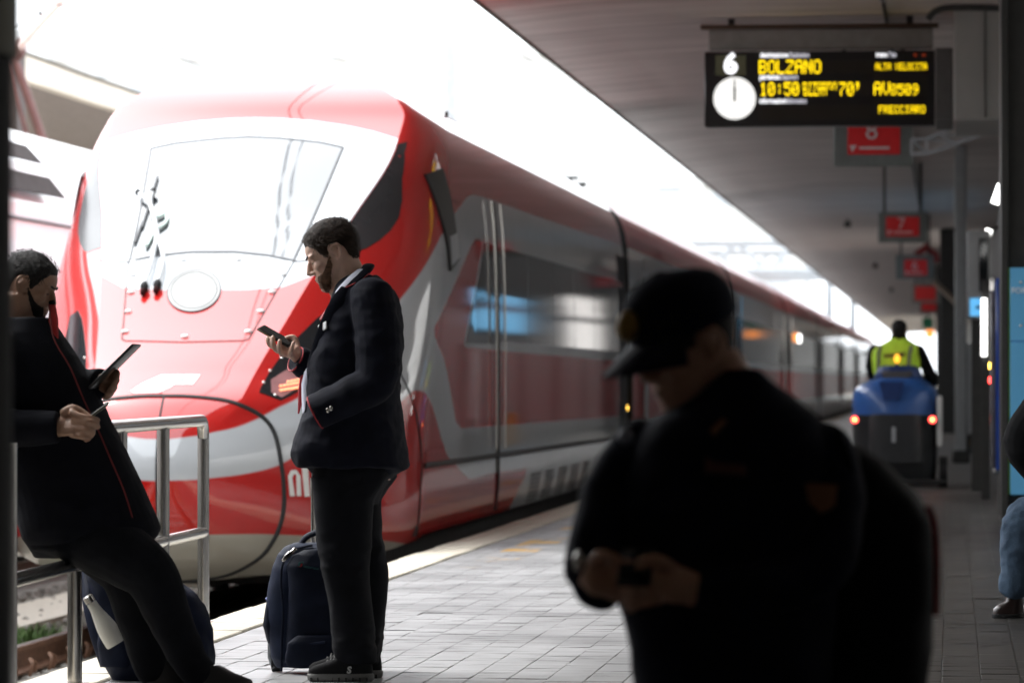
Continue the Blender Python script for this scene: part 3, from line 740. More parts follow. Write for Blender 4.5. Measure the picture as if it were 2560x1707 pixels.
    for k in range(7):
        def put(me, nm, x, yy, parent=root, mirror=False):
            o = bpy.data.objects.new(nm, me); COL.objects.link(o); o.parent = parent
            o.location = Vector((x, yy, 0)) - (parent.location if parent is root else Vector((0, 0, 0)))
            if mirror: o.scale = (-1, 1, 1)
            return o
        bo = bpy.data.objects.new('carriage', cme); COL.objects.link(bo); bo.parent = root; bo.location = Vector((XC, y, 0)) - root.location
        for me, nm in ((bge, 'underframe'), (gme, 'gangway')):
            o = bpy.data.objects.new(nm, me); COL.objects.link(o); o.parent = bo
        for s in (1, -1):
            spans = []
            yy = .5
            while yy < L - 1.6:
                w = 2.35
                if 1.2 < yy < 0 : pass
                spans.append((yy, min(w, L - .5 - yy))); yy += w + .07
            for (y0, w) in spans:
                o = bpy.data.objects.new('window', wme); COL.objects.link(o); o.parent = bo; o.location = (s * 1.452, y0, 0); o.scale = (s, w, 1)
            for y0 in (1.6, L - 2.5):
                o = bpy.data.objects.new('door', dme); COL.objects.link(o); o.parent = bo; o.location = (s * 1.468, y0, 0)
                o = bpy.data.objects.new('door_window', dwe); COL.objects.link(o); o.parent = bo; o.location = (s * 1.472, y0, 0)
                o = bpy.data.objects.new('handrail', hme); COL.objects.link(o); o.parent = bo; o.location = (s * 0 if s == 1 else -3.0, y0 - .1, 0)
        y += L + .9
    # gangway behind the leading car, marker lamp, pantograph, lit destination screen
    q = MB(); q.rings([[(XC + x, YT + LEN1 + y_, z) for x, z in gring] for y_ in (.01, .45, .88)], smooth=False); q.build('gangway', M['black'], root)
    q = MB(); q.ell((XC + 1.40, YT + LEN1 + .3, CAM_H - .33), (.05, .05, .06)); q.build('marker_lamp', M['amber'], root)
    y2 = YT + LEN1 + 2.5
    q = MB(); z0 = CAM_H + 2.38
    q.box((XC + .50, y2, z0 - .3), (XC + .58, y2 + .08, z0 + .12)); q.box((XC + .46, y2 - .03, z0 + .12), (XC + .66, y2 + .1, z0 + .16))
    q.tube([(XC + .55, y2, z0 + .08), (XC + .65, y2 + 1.8, z0 - .28)], .02, 6); q.tube([(XC + .55, y2, z0 + .05), (XC + .75, y2 + .1, z0 + .06)], .03, 6)
    q.build('roof_insulator', M['under'], root)
    for yy in (105.5, 108.6):
        q = MB(); q.box((XC + 1.46, yy, CAM_H + .95), (XC + 1.49, yy + 2.2 - (yy > 106) * 1.2, CAM_H + 1.15)); q.build('destination_display', M['orange_led'] if yy < 106 else M['lamp_white'], root)
    return root
M['redlamp2'] = mat('tail_led', (1, .3, .15), .4, emit=.5, ecol=(1, .30, .14))
M['wiper_foot'] = mat('dark_wiper_foot', (.035, .008, .008), .7, spec=.1)
M['gasket'] = mat('grey_gasket', (.09, .09, .095), .6)
M['glass2'] = mat('smoked_glass', (.03, .03, .032), .25, var=.05)
M['wiper'] = mat('grey_wiper_arm', (.42, .43, .44), .4, var=.1)
build_train()
# ------------------------------------------------------------------ departure board
FONT5 = {'A':'01110 10001 10001 11111 10001 10001 10001','B':'11110 10001 10001 11110 10001 10001 11110','C':'01110 10001 10000 10000 10000 10001 01110','D':'11110 10001 10001 10001 10001 10001 11110',
'E':'11111 10000 10000 11110 10000 10000 11111','F':'11111 10000 10000 11110 10000 10000 10000','I':'01110 00100 00100 00100 00100 00100 01110','L':'10000 10000 10000 10000 10000 10000 11111','N':'10001 11001 10101 10101 10011 10001 10001',
'O':'01110 10001 10001 10001 10001 10001 01110','R':'11110 10001 10001 11110 10100 10010 10001','S':'01111 10000 10000 01110 00001 00001 11110','T':'11111 00100 00100 00100 00100 00100 00100','V':'10001 10001 10001 10001 10001 01010 00100',
'Y':'10001 10001 01010 00100 00100 00100 00100','Z':'11111 00001 00010 00100 01000 10000 11111','0':'01110 10001 10011 10101 11001 10001 01110','1':'00100 01100 00100 00100 00100 00100 01110','5':'11111 10000 11110 00001 00001 10001 01110',
'7':'11111 00001 00010 00100 01000 01000 01000','8':'01110 10001 10001 01110 10001 10001 01110','9':'01110 10001 10001 01111 00001 00010 01100',':':'00000 00100 00100 00000 00100 00100 00000',"'":'01100 01100 00100 01000 00000 00000 00000',' ':'00000 00000 00000 00000 00000 00000 00000'}
def build_board():
    Y = 40.0
    t = thing('departure_board', at(1883, 60, Y), 'large black departure board with yellow dot lettering and a round white clock under the canopy', 'departure board')
    P = lambda x, y, d=0: at(x, y, Y, -d)
    def plate(name, x0, y0, x1, y1, d0, d1, m, parent=t, r=.01, **kw):
        a_, c_ = P(x0, y1), P(x1, y0)
        b = MB(); b.rbox((a_.x, Y - d1, a_.z), (c_.x, Y - d0, c_.z), r, seg=1)
        return b.build(name, m, parent, **kw)
    blk = mat('board_housing', (.010, .010, .010), .4, var=.2); scr = mat('unlit_matrix', (.02, .016, .01), .35, var=.1)
    plate('housing', 1620, 118, 2147, 293, -.12, .12, blk)
    plate('mounting_panel', 1628, 66, 2143, 117, -.02, .03, mat('board_mount_grey', (.25, .25, .23), .7))
    plate('hanger_rail', 1609, 54, 2156, 69, -.05, .06, mat('brown_rail', (.07, .04, .02), .6))
    for x in (1680, 2090):
        p = P(x, 60); MB().box((p.x - .03, Y - .03, p.z), (p.x + .03, Y + .03, 4.56)).build('hanger', M['under'], t)
    F_ = .122
    plate('number_panel', 1645, 129, 1715, 176, .10, .124, mat('olive_backlit_panel', (.06, .06, .03), .5, emit=.006, ecol=(.6, .6, .35)), r=.002)
    wl = mat('lit_white', (.95, .95, 1), .5, emit=.3, ecol=(.95, .96, 1)); wl2 = mat('lit_white_dim', (.8, .8, .85), .5, emit=.14, ecol=(.8, .8, .9))
    text('platform_number', '6', .25, frame(P(1664, 170, F_ + .004), (1, 0, 0), (0, 0, 1)), wl, t, bold=.012)
    ck = MB(); c = P(1689, 228.5, F_)
    ck.tube([c + Vector((0, -.003, 0)), c + Vector((0, -.02, 0))], .196, 40)
    cf = ck.build('clock_face', mat('lit_clock_face', (.9, .9, .88), .5, emit=.19, ecol=(1, 1, .97)), t)
    hm = mat('clock_hand', (.03, .03, .03), .5)
    for L, w, nm in ((.165, .012, 'minute_hand'), (.10, .020, 'hour_hand')):
        b = MB(); b.box((c.x - w / 2, Y - .152, c.z - .03), (c.x + w / 2, Y - .146 + (.002 if nm[0] == 'h' else 0), c.z + L)); b.build(nm, hm, cf)
    b = MB()
    for k in range(60):
        an = k * math.pi / 30; r0 = .165 if k % 5 == 0 else .176
        b.box((-.003, -.002, r0), (.003, 0, .184), M=Matrix.Translation((c.x, Y - .1445, c.z)) @ Matrix.Rotation(an, 4, 'Y'))
    b.build('minute_marks', mat('clock_mark', (.35, .35, .35), .5), cf, kind='stuff')
    yl = mat('yellow_led', (1, .75, .02), .5, emit=.42, ecol=(1, .70, .002))
    for x0, y0, x1, y1 in ((1744, 142, 2003, 172), (1744, 190, 2003, 224), (1744, 243, 2003, 278), (2007, 148, 2130, 224), (2007, 232, 2130, 272)):
        plate('matrix_panel', x0, y0, x1, y1, .10, .123, scr, r=.002)
    K = lambda x, y: ((x / 4.9 + 1880) / 1.08844, (y / 4.9 + 110) / 1.08844)
    def led(name, words, x0, y0, x1, y1, rows=range(7)):
        (xa, ya), (xb, yb) = K(x0, y0), K(x1, y1)
        A_, B_ = P(xa, ya, F_ + .006), P(xb, yb, F_ + .006); q = MB(); seen = set()
        for w_, f in words:
            n = len(w_) * 6 - 1
            for i, ch in enumerate(w_):
                for r_, row in enumerate(FONT5[ch].split()):
                    for c_, v in enumerate(row if r_ in rows else ''):
                        if v == '1':
                            u = (i * 6 + c_ + .5) / n * f; w2 = (r_ + .5) / 7
                            if (round(u * 400), round(w2 * 70)) in seen: continue
                            seen.add((round(u * 400), round(w2 * 70)))
                            px = A_.x + (B_.x - A_.x) * u; pz = A_.z + (B_.z - A_.z) * w2
                            hx = abs(B_.x - A_.x) / n * f * .44; hz = abs(A_.z - B_.z) / 7 * .44
                            q.box((px - hx, A_.y, pz - hz), (px + hx, A_.y + .004, pz + hz))
        return q.build(name, yl, t)
    led('destination_lettering', [('BOLZANO', 1)], 92, 215, 850, 375)
    led('time_lettering', [('10:50', 1)], 105, 485, 580, 645)
    led('delay_lettering', [('RITARDO', 1)], 632, 485, 1040, 645, range(0, 4))
    led('delay_lettering', [('DELAY', 1)], 640, 485, 935, 645, range(4, 7))
    led('delay_minutes', [("70'", 1)], 1070, 485, 1345, 645)
    led('train_class', [('AV', 1)], 1495, 480, 1690, 638)
    led('train_number', [('8509', 1)], 1697, 508, 2038, 638)
    led('service_lettering', [('FRECCIARO', 1)], 1555, 768, 2122, 860)
    led('class_lettering', [('ALTA', 1)], 1515, 250, 1702, 332)
    led('class_lettering', [('VELOCITA', 1)], 1759, 250, 2142, 332)
    def cap(w_, x0, x1, yb, m, hgt):
        me = text_mesh(w_, .07, .0008, bold=.0015); xs = [v.co.x for v in me.vertices]; ys = [v.co.y for v in me.vertices]
        (xa, ya), (xb, _) = K(x0, yb), K(x1, yb); A_, B_ = P(xa, ya, F_ + .004), P(xb, ya, F_ + .004)
        sc = (B_.x - A_.x) / (max(xs) - min(xs)); me.transform(Matrix.Diagonal((sc, 1.0, 1, 1)))
        me.transform(frame(A_, (1, 0, 0), (0, 0, 1))); me.materials.append(m); link('caption', me, t)
    for w_, x0, x1, yb, m in (('destinazione', 105, 450, 180, wl), ('Destination', 460, 705, 180, wl2), ('partenza', 97, 345, 448, wl), ('Departure', 355, 567, 448, wl2),
                              ('informazioni', 97, 430, 740, wl), ('Information', 440, 672, 740, wl2), ('treno', 1522, 1665, 175, wl), ('Train', 1680, 1770, 175, wl2)):
        cap(w_, x0, x1, yb, m, 1)
    for x in (2003, 2107):
        q = K(x, 150); MB().ell(P(q[0], q[1], F_), (.018, .012, .018), u=10, v=6).build('indicator_lamp', mat('dim_red', (.2, .02, .01), .5, emit=.02, ecol=(1, .12, .02)), t)
build_board()

# ------------------------------------------------------------------ coach position signs
def build_sector_signs():
    grey = mat('sign_frame_grey', (.16, .18, .17), .6); redm = mat('sign_red', (.42, .012, .015), .5, emit=.012, ecol=(1, .03, .03)); wt = mat('sign_white', (.6, .6, .6), .5)
    data = [(1, 2084, 262, 2282, 416, 2119, 290, 2250, 387, 42, '8', 'grey framed red platform sign numbered 8 just under the departure board'),
            (2, 2195, 530, 2318, 607, 2215, 542, 2298, 591, 67, '7', 'grey framed red platform sign, second from the departure board'),
            (3, 2240, 637, 2335, 698, 2261, 649, 2318, 689, 88, '6', 'grey framed red platform sign, third from the departure board'),
            (4, 2280, 706, 2352, 758, 2287, 716, 2339, 750, 113, None, 'small far red platform sign, fourth from the departure board'),
            (5, 2298, 748, 2356, 784, 2304, 754, 2346, 777, 133, None, 'farthest small red platform sign, partly covered by the one before it')]
    for k, x0, y0, x1, y1, a0, b0, a1, b1, Y, num, lab in data:
        A_, B_ = atn(x0, y1, Y), atn(x1, y0, Y); C_, D_ = atn(a0, b1, Y), atn(a1, b0, Y)
        t = thing('platform_sign', ((A_.x + B_.x) / 2, Y, B_.z), lab, 'sign', 'red platform signs hanging in a row')
        b = MB(); b.rbox((A_.x, Y, A_.z), (B_.x, Y + .12, B_.z), .01, seg=1); b.build('frame', grey, t)
        b = MB(); b.rbox((C_.x, Y - .012, C_.z), (D_.x, Y + .002, D_.z), .004, seg=1); b.build('panel', redm, t)
        if num:
            text('number', num, .26, frame(((C_.x + D_.x) / 2 - .02, Y - .016, (C_.z + D_.z) / 2 - .04), (1, 0, 0), (0, 0, 1)), wt, t, align='CENTER')
            b = MB(); w_ = D_.x - C_.x; b.box((C_.x + w_ * .22, Y - .016, C_.z + .05), (C_.x + w_ * .8, Y - .013, C_.z + .075)); b.build('text_line', wt, t)
            b = MB(); b.prism([(C_.x + .02, Y - .016, C_.z + .09), (C_.x + .09, Y - .016, C_.z + .09), (C_.x + .045, Y - .016, C_.z + .02)], (0, .003, 0)); b.build('arrow', wt, t)
        for x in (A_.x + .1, B_.x - .1): MB().box((x - .02, Y + .04, B_.z), (x + .02, Y + .08, 4.56)).build('hanger', M['under'], t)
    # lattice arm beside the first sign
    t = thing('lattice_bracket', atn(2350, 350, 42), 'grey lattice bracket arm reaching out beside the first red sign', 'bracket')
    up = [atn(x, y, 42) for x, y in ((2278, 349), (2317, 349), (2343, 337), (2408, 305), (2470, 290))]; lo = [atn(x, y, 42) for x, y in ((2278, 386), (2317, 384), (2393, 358), (2440, 341), (2500, 322))]
    MB().tube(up, .022, 6).build('chord', M['pole'], t); MB().tube(lo, .022, 6).build('chord', M['pole'], t)
    for i in range(4):
        MB().tube([up[i], lo[i + 1]], .013, 6).build('brace', M['pole'], t); MB().tube([lo[i], up[i]], .013, 6).build('brace', M['pole'], t)
    # red roof shaped sign, green exit sign, orange display far down the platform
    t = thing('chevron_sign', atn(2316, 640, 90), 'dark red chevron shaped sign above the third red sign', 'sign')
    b = MB(); b.prism([atn(x, y, 91) for x, y in ((2283, 632), (2315, 608), (2346, 632), (2349, 656), (2336, 656), (2330, 640), (2315, 630), (2300, 640))], (0, .08, 0)); b.build('chevron', mat('sign_dark_red', (.25, .02, .02), .5), t)
    b = MB(); p = atn(2315, 612, 91); b.box((p.x - .02, 91.02, p.z), (p.x + .02, 91.06, 4.56)); b.build('hanger', M['under'], t)
    t = thing('exit_sign', atn(2320, 808, 150), 'far green hanging sign with an orange lit strip below, beside the dark pillars', 'sign')
    A_, B_ = atn(2306, 821, 150), atn(2333, 794, 150); b = MB(); b.rbox((A_.x, 150, A_.z), (B_.x, 150.1, B_.z), .01, seg=1); b.build('panel', mat('sign_green', (.02, .22, .10), .5), t)
    A_, B_ = atn(2314, 845, 150), atn(2335, 825, 150); b = MB(); b.box((A_.x, 150, A_.z), (B_.x, 150.1, B_.z)); b.build('display', M['orange_led'], t)
    b = MB(); p = atn(2320, 796, 150); b.box((p.x - .03, 150.03, p.z), (p.x + .03, 150.08, 4.56)); b.build('hanger', M['under'], t)
build_sector_signs()
def build_fixtures():
    for k, (Y, w_) in enumerate(((90, 'nearest'), (123, 'second'), (156, 'third'))):
        t = thing('soffit_lamp', (-2.15, Y, 4.50), 'small dark lamp under the canopy, %s along the row above the coaches' % w_, 'lamp', 'small lamps under the canopy')
        b = MB(); b.tube([(-2.15, Y, 4.53), (-2.15, Y, 4.46)], [.03, .03], 8); b.build('stem', M['under'], t); b = MB(); b.tube([(-2.15, Y, 4.47), (-2.15, Y, 4.36)], [.07, .08], 14); b.build('shade', M['under'], t)
    t = thing('conduit', (-.6, 60, 4.5), 'thin dark conduit clipped along the canopy soffit', 'pipe')
    MB().tube([(-.6, -30, 4.515), (-.6, 290, 4.515)], .018, 6).build('pipe', M['under'], t)
    for k in range(24): MB().box((-.63, 32 + k * 6, 4.495), (-.57, 32.05 + k * 6, 4.535)).build('clip', M['pole'], t)
build_fixtures()

# ------------------------------------------------------------------ right side of the platform
def block(t, name, x0, y0, x1, y1, Y, dep, m, r=.01, parent=None, **kw):
    A_, B_ = atn(x0, y1, Y), atn(x1, y0, Y); b = MB(); b.rbox((A_.x, Y, A_.z), (B_.x, Y + dep, B_.z), r, seg=1)
    return b.build(name, m, parent or t, **kw)
def ground_y(Y): return 950 + 1.18 * 10800 * .986 / Y
def build_right():
    dk = mat('dark_cladding', (.03, .03, .028), .6, var=.2); lg = mat('light_grey_steel', (.30, .31, .31), .55, var=.08); blue = mat('vending_blue', (.015, .07, .38), .35, coat=.3)
    # tall duct casing under the roof
    t = thing('duct_casing', atn(2460, 20, 39), 'tall pale grey duct casing hanging right of the departure board', 'duct')
    b = MB(); A_, B_ = atn(2384, 302, 39), atn(2540, 26, 39); b.rbox((A_.x, 39, A_.z), (B_.x, 41.5, 4.53), .02, seg=1); b.build('casing', mat('casing_grey', (.28, .28, .26), .7, var=.1, scale=2), t)
    block(t, 'shaded_side', 2338, 120, 2382, 300, 39.2, 1.6, mat('casing_shade', (.10, .10, .095), .7))  # box painted dark for the shaded left side of the casing
    b = MB(); b.box((A_.x + .28, 38.985, A_.z + .02), (A_.x + .29, 38.998, 4.5)); b.build('joint', dk, t)
    MB().tube(bez([atn(2320, 50, 38.8), atn(2345, 26, 38.8), atn(2400, 20, 38.8), atn(2540, 22, 38.8)]), .03, 8).build('conduit', dk, t)
    # black kiosk body with poster front
    t = thing('poster_kiosk', atn(2520, ground_y(33), 33), 'black kiosk with lime edged light blue poster board beside the seated person', 'kiosk')
    A_ = atn(2503, 300, 33); g0 = 0
    b = MB(); b.rbox((A_.x, 33, 0), (A_.x + .05, 34.5, 4.53), .006, seg=1); b.build('post', dk, t)
    b = MB(); C_ = atn(2517, 669, 33); b.box((A_.x + .05, 33.1, C_.z), (A_.x + 2.2, 34.5, 4.53)); b.build('upper_cladding', dk, t)
    D_ = atn(2517, 1236, 33)
    b = MB(); b.box((A_.x + .05, 33.1, 0), (A_.x + 2.2, 34.5, D_.z)); b.build('plinth', mat('kiosk_plinth', (.05, .05, .05), .6), t)
    b = MB(); b.box((A_.x + .051, 33.02, D_.z), (A_.x + .066, 33.1, C_.z)); b.build('edge_strip', mat('lime_strip', (.22, .40, .03), .5), t)
    m, nt, bs = newmat('poster_print')
    geo = nd(nt, 'ShaderNodeNewGeometry'); wv = nd(nt, 'ShaderNodeTexVoronoi', feature='F1', i_Scale=2.6); mp = nd(nt, 'ShaderNodeMapping'); mp.inputs['Rotation'].default_value = (0, .7, 0); mp.inputs['Scale'].default_value = (1.5, .0, .7)
    nt.links.new(geo.outputs['Position'], mp.inputs[0]); nt.links.new(mp.outputs[0], wv.inputs['Vector'])
    sx = nd(nt, 'ShaderNodeSeparateXYZ'); nt.links.new(geo.outputs['Position'], sx.inputs[0]); gt = nd(nt, 'ShaderNodeMath', operation='LESS_THAN'); gt.inputs[1].default_value = 1.45; nt.links.new(sx.outputs[2], gt.inputs[0])
    rp = nd(nt, 'ShaderNodeMapRange'); rp.inputs['From Min'].default_value = .32; rp.inputs['From Max'].default_value = .20; nt.links.new(wv.outputs['Distance'], rp.inputs[0])
    ml = nd(nt, 'ShaderNodeMath', operation='MULTIPLY'); nt.links.new(rp.outputs[0], ml.inputs[0]); nt.links.new(gt.outputs[0], ml.inputs[1])
    mx = nd(nt, 'ShaderNodeMix', data_type='RGBA'); mx.inputs[6].default_value = (.11, .36, .60, 1); mx.inputs[7].default_value = (.25, .50, .72, 1); nt.links.new(ml.outputs[0], mx.inputs[0]); nt.links.new(mx.outputs[2], bs.inputs['Base Color']); bs.inputs['Roughness'].default_value = .3
    bs.inputs['Emission Strength'].default_value = .028; nt.links.new(mx.outputs[2], bs.inputs['Emission Color'])
    E_ = atn(2521, 853, 33)
    b = MB(); b.rbox((A_.x + .066, 33.0, E_.z + .004), (A_.x + 1.3, 33.1, C_.z), .004, seg=1); b.build('poster', m, t)
    b = MB(); b.rbox((A_.x + .066, 33.0, D_.z), (A_.x + 1.3, 33.1, E_.z - .004), .004, seg=1); b.build('poster', m, t)
    text('poster_lettering', 'FOR', .06, frame(atn(2528, 733, 32.99), (1, 0, 0), (0, 0, 1)), mat('poster_white', (.7, .8, .85), .5), t, bold=.002)
    for y in (706, 814): MB().ell(atn(2552, y, 33), (.013, .012, .013), u=10, v=6).build('bolt', M['chrome'], t)
    # vending machine with blue flank behind the kiosk
    t = thing('vending_machine', atn(2500, ground_y(36), 36), 'tall vending machine with bright blue flank behind the black kiosk post', 'vending machine')
    A_ = atn(2490, 695, 36); zt = A_.z
    b = MB(); b.rbox((A_.x, 36, .42), (A_.x + .9, 36.8, zt), .01, seg=1); b.build('cabinet', blue, t)
    b = MB(); b.rbox((A_.x - .045, 36.05, .45), (A_.x - .002, 36.78, zt - .1), .008, seg=1); b.build('front_panel', mat('vending_front', (.18, .17, .18), .2, var=.5, scale=3), t)
    b = MB(); b.rbox((A_.x + .02, 36.02, .05), (A_.x + .85, 36.75, .41), .01, seg=1); b.build('base', dk, t)
    b = MB(); b.rbox((A_.x - .02, 35.98, .40), (A_.x + .07, 36.0, .44), .004, seg=1); b.build('trim', M['chrome'], t)
    MB().ell(Vector((A_.x - .05, 36.3, 1.18)), (.012, .03, .03), u=10, v=6).build('button', M['redlamp'], t); MB().ell(Vector((A_.x - .05, 36.3, 1.30)), (.010, .02, .03), u=10, v=6).build('button', M['amber'], t)
    for (p0, p1), Y, nm in ((((2487, 509), (2504, 462)), 38, 'slanted white tube lamp high beside the black kiosk'), (((2461, 608), (2473, 574)), 47, 'slanted white tube lamp above the grey information totem')):
        t = thing('tube_lamp', atn(*p0, Y), nm, 'lamp', 'white tube lamps along the kiosks')
        MB().tube([atn(*p0, Y), atn(*p1, Y)], .035, 8).build('tube', M['lamp_white'], t)
        MB().tube([atn(*p1, Y), atn(p1[0] + 20, p1[1] - 6, Y + .6)], .02, 6).build('bracket', dk, t)
    t = thing('tube_lamp', atn(2460, 892, 43), 'long upright white tube lamp on the kiosk row', 'lamp', 'white tube lamps along the kiosks')
    MB().tube([atn(2460, 890, 43), atn(2460, 746, 43)], .026, 8).build('tube', M['lamp_white'], t)
    A_, B_ = atn(2454, 905, 43), atn(2462, 700, 43); b = MB(); b.box((A_.x, 43.03, 0), (B_.x + .05, 43.2, B_.z)); b.build('post', dk, t)
    # information totem with screens
    t = thing('information_totem', atn(2446, ground_y(46), 46), 'pale grey information totem with dark display and small blue screen', 'totem')
    A_, B_ = atn(2417, 798, 46), atn(2476, 576, 46)
    b = MB(); b.rbox((A_.x, 46, A_.z), (B_.x, 46.5, B_.z), .02, seg=2); b.build('housing', lg, t)
    block(t, 'display', 2448, 595, 2470, 729, 45.985, .02, M['glass'], .004)
    block(t, 'screen', 2425, 746, 2452, 790, 45.985, .02, mat('blue_screen', (.1, .45, .8), .4, emit=.16, ecol=(.15, .55, 1)), .004)
    block(t, 'screen_mark', 2440, 764, 2453, 772, 45.975, .008, mat('screen_navy', (.02, .06, .2), .5), .002)
    b = MB(); b.box((A_.x + .05, 46.1, 0), (B_.x - .05, 46.4, A_.z)); b.build('pedestal', dk, t)
    # grey columns and cabinets further along
    for x0, x1, Y, zc, lab in ((2387, 2417, 62, 4.53, 'slim pale grey roof column beyond the information totem'), (2340, 2384, 128, 4.53, 'dark broad pillar far down the platform beside the vest wearer'), (2350, 2392, 96, 4.53, 'dark pillar between the totem and the far pillar')):
        t = thing('column', (atn((x0 + x1) / 2, 900, Y).x, Y, 0), lab, 'column', 'roof columns of the platform')
        A_, B_ = atn(x0, 900, Y), atn(x1, 900, Y); b = MB(); b.rbox((A_.x, Y, 0), (B_.x, Y + .5, zc), .02, seg=1); b.build('shaft', lg if Y == 62 else dk, t)
        b = MB(); b.rbox((A_.x - .04, Y - .04, 0), (B_.x + .04, Y + .54, .18), .02, seg=1); b.build('plinth', dk, t)
    t = thing('brace_strut', atn(2333, 702, 70), 'brown diagonal strut under the canopy beside the red signs', 'strut')
    MB().tube([atn(2333, 702, 70), atn(2405, 770, 70)], .05, 8).build('tube', mat('strut_brown', (.25, .2, .16), .6), t)
    t = thing('cabinet', atn(2410, 1029, 70), 'narrow pale cabinet with white front standing on the platform by the yellow floor sign', 'cabinet')
    A_, B_ = atn(2387, 1000, 70), atn(2433, 858, 70); b = MB(); b.rbox((A_.x, 70, .3), (B_.x, 70.6, B_.z), .02, seg=1); b.build('body', lg, t)
    b = MB(); b.rbox((A_.x + .01, 69.97, .55), (A_.x + .12, 69.995, B_.z - .1), .005, seg=1); b.build('front', M['white'], t)
    b = MB(); b.box((A_.x + .03, 70.05, 0), (B_.x - .03, 70.5, .3)); b.build('base', dk, t)
    t = thing('bin_bag', atn(2412, 1067, 74), 'black rubbish bag slumped beside the pale cabinet', 'bag')
    q = MB(); c = atn(2412, 1040, 74); q.ell((c.x, 74, .24), (.13, .13, .24)); q.ell((c.x + .03, 74, .48), (.05, .05, .09)); finish(fuse(q, .015, 2), 'sack', M['black'], t)
    # yellow floor sign
    t = thing('wet_floor_sign', atn(2434, 1108, 79), 'folding yellow wet floor sign standing open on the dark tiles', 'floor sign')
    c = atn(2434, 1108, 79); ym = mat('yellow_plastic', (.60, .27, .01), .45)
    for s in (-1, 1):
        q = MB(); q.prism([(c.x - .11, 79 + s * .14, 0), (c.x + .11, 79 + s * .14, 0), (c.x + .08, 79 + s * .02, .58), (c.x - .08, 79 + s * .02, .58)], (0, s * .018, 0)); q.build('panel', ym, t)
    q = MB(); q.prism([(c.x - .05, 78.90, .17), (c.x + .05, 78.90, .17), (c.x, 78.945, .34)], (0, -.006, 0)); q.build('warning_triangle', M['black'], t)
    # dark row of closed kiosks closing the view on the right
    t = thing('kiosk_row', (2.2, 60, 0), 'dark closed row of kiosks behind the information totem and columns', 'kiosk')
    b = MB(); b.box((.95, 48, 0), (2.4, 480, 4.53)); b.build('wall', dk, t)  # far length added so the coach windows mirror something dark
    b = MB()
    for k in range(9):
        y = 50 + k * 7.4
        o = MB(); o.rbox((.93, y, .1), (.948, y + 5.8, 2.6), .004, seg=1); o.build('shutter', mat('shutter_grey', (.10, .10, .10), .5), t) if k == 0 else None
        if k: o.build('shutter', bpy.data.materials['shutter_grey'], t)
build_right()
def build_lit_fronts():
    t = thing('advert_screen', (.94, 82, 2.2), 'lit blue advertising screen on the dark kiosk row facing the train', 'screen')
    b = MB(); b.rbox((.90, 77.0, 2.14), (.929, 87.0, 3.14), .01, seg=1); b.build('frame', M['black'], t)
    bm_ = mat('advert_blue', (.15, .5, .8), .4, emit=.17, ecol=(.16, .58, 1), var=.3, scale=1.2)
    b = MB(); b.box((.893, 77.3, 2.22), (.899, 81.9, 3.06)); b.build('panel', bm_, t); b = MB(); b.box((.893, 82.3, 2.22), (.899, 86.7, 3.06)); b.build('panel', bm_, t)
    b = MB(); b.box((.889, 77.3, 2.62), (.892, 86.2, 2.74)); b.build('print_band', mat('advert_navy', (.03, .03, .2), .4), t)
    t = thing('shop_window', (.94, 102, 1.9), 'lit shop window with six pale panes in the dark kiosk row', 'window')
    b = MB(); b.rbox((.905, 96.6, 1.9), (.929, 107.8, 3.5), .01, seg=1); b.build('frame', M['black'], t)
    pm = mat('shop_light', (.8, .78, .75), .5, emit=.28, ecol=(1, .96, .92), var=.3, scale=.8)
    for i in range(3):
        for j in range(2):
            b = MB(); b.box((.898, 96.9 + i * 3.65, 1.98 + j * .78), (.904, 96.9 + i * 3.65 + 3.2, 1.98 + j * .78 + .68)); b.build('pane', pm, t)
build_lit_fronts()

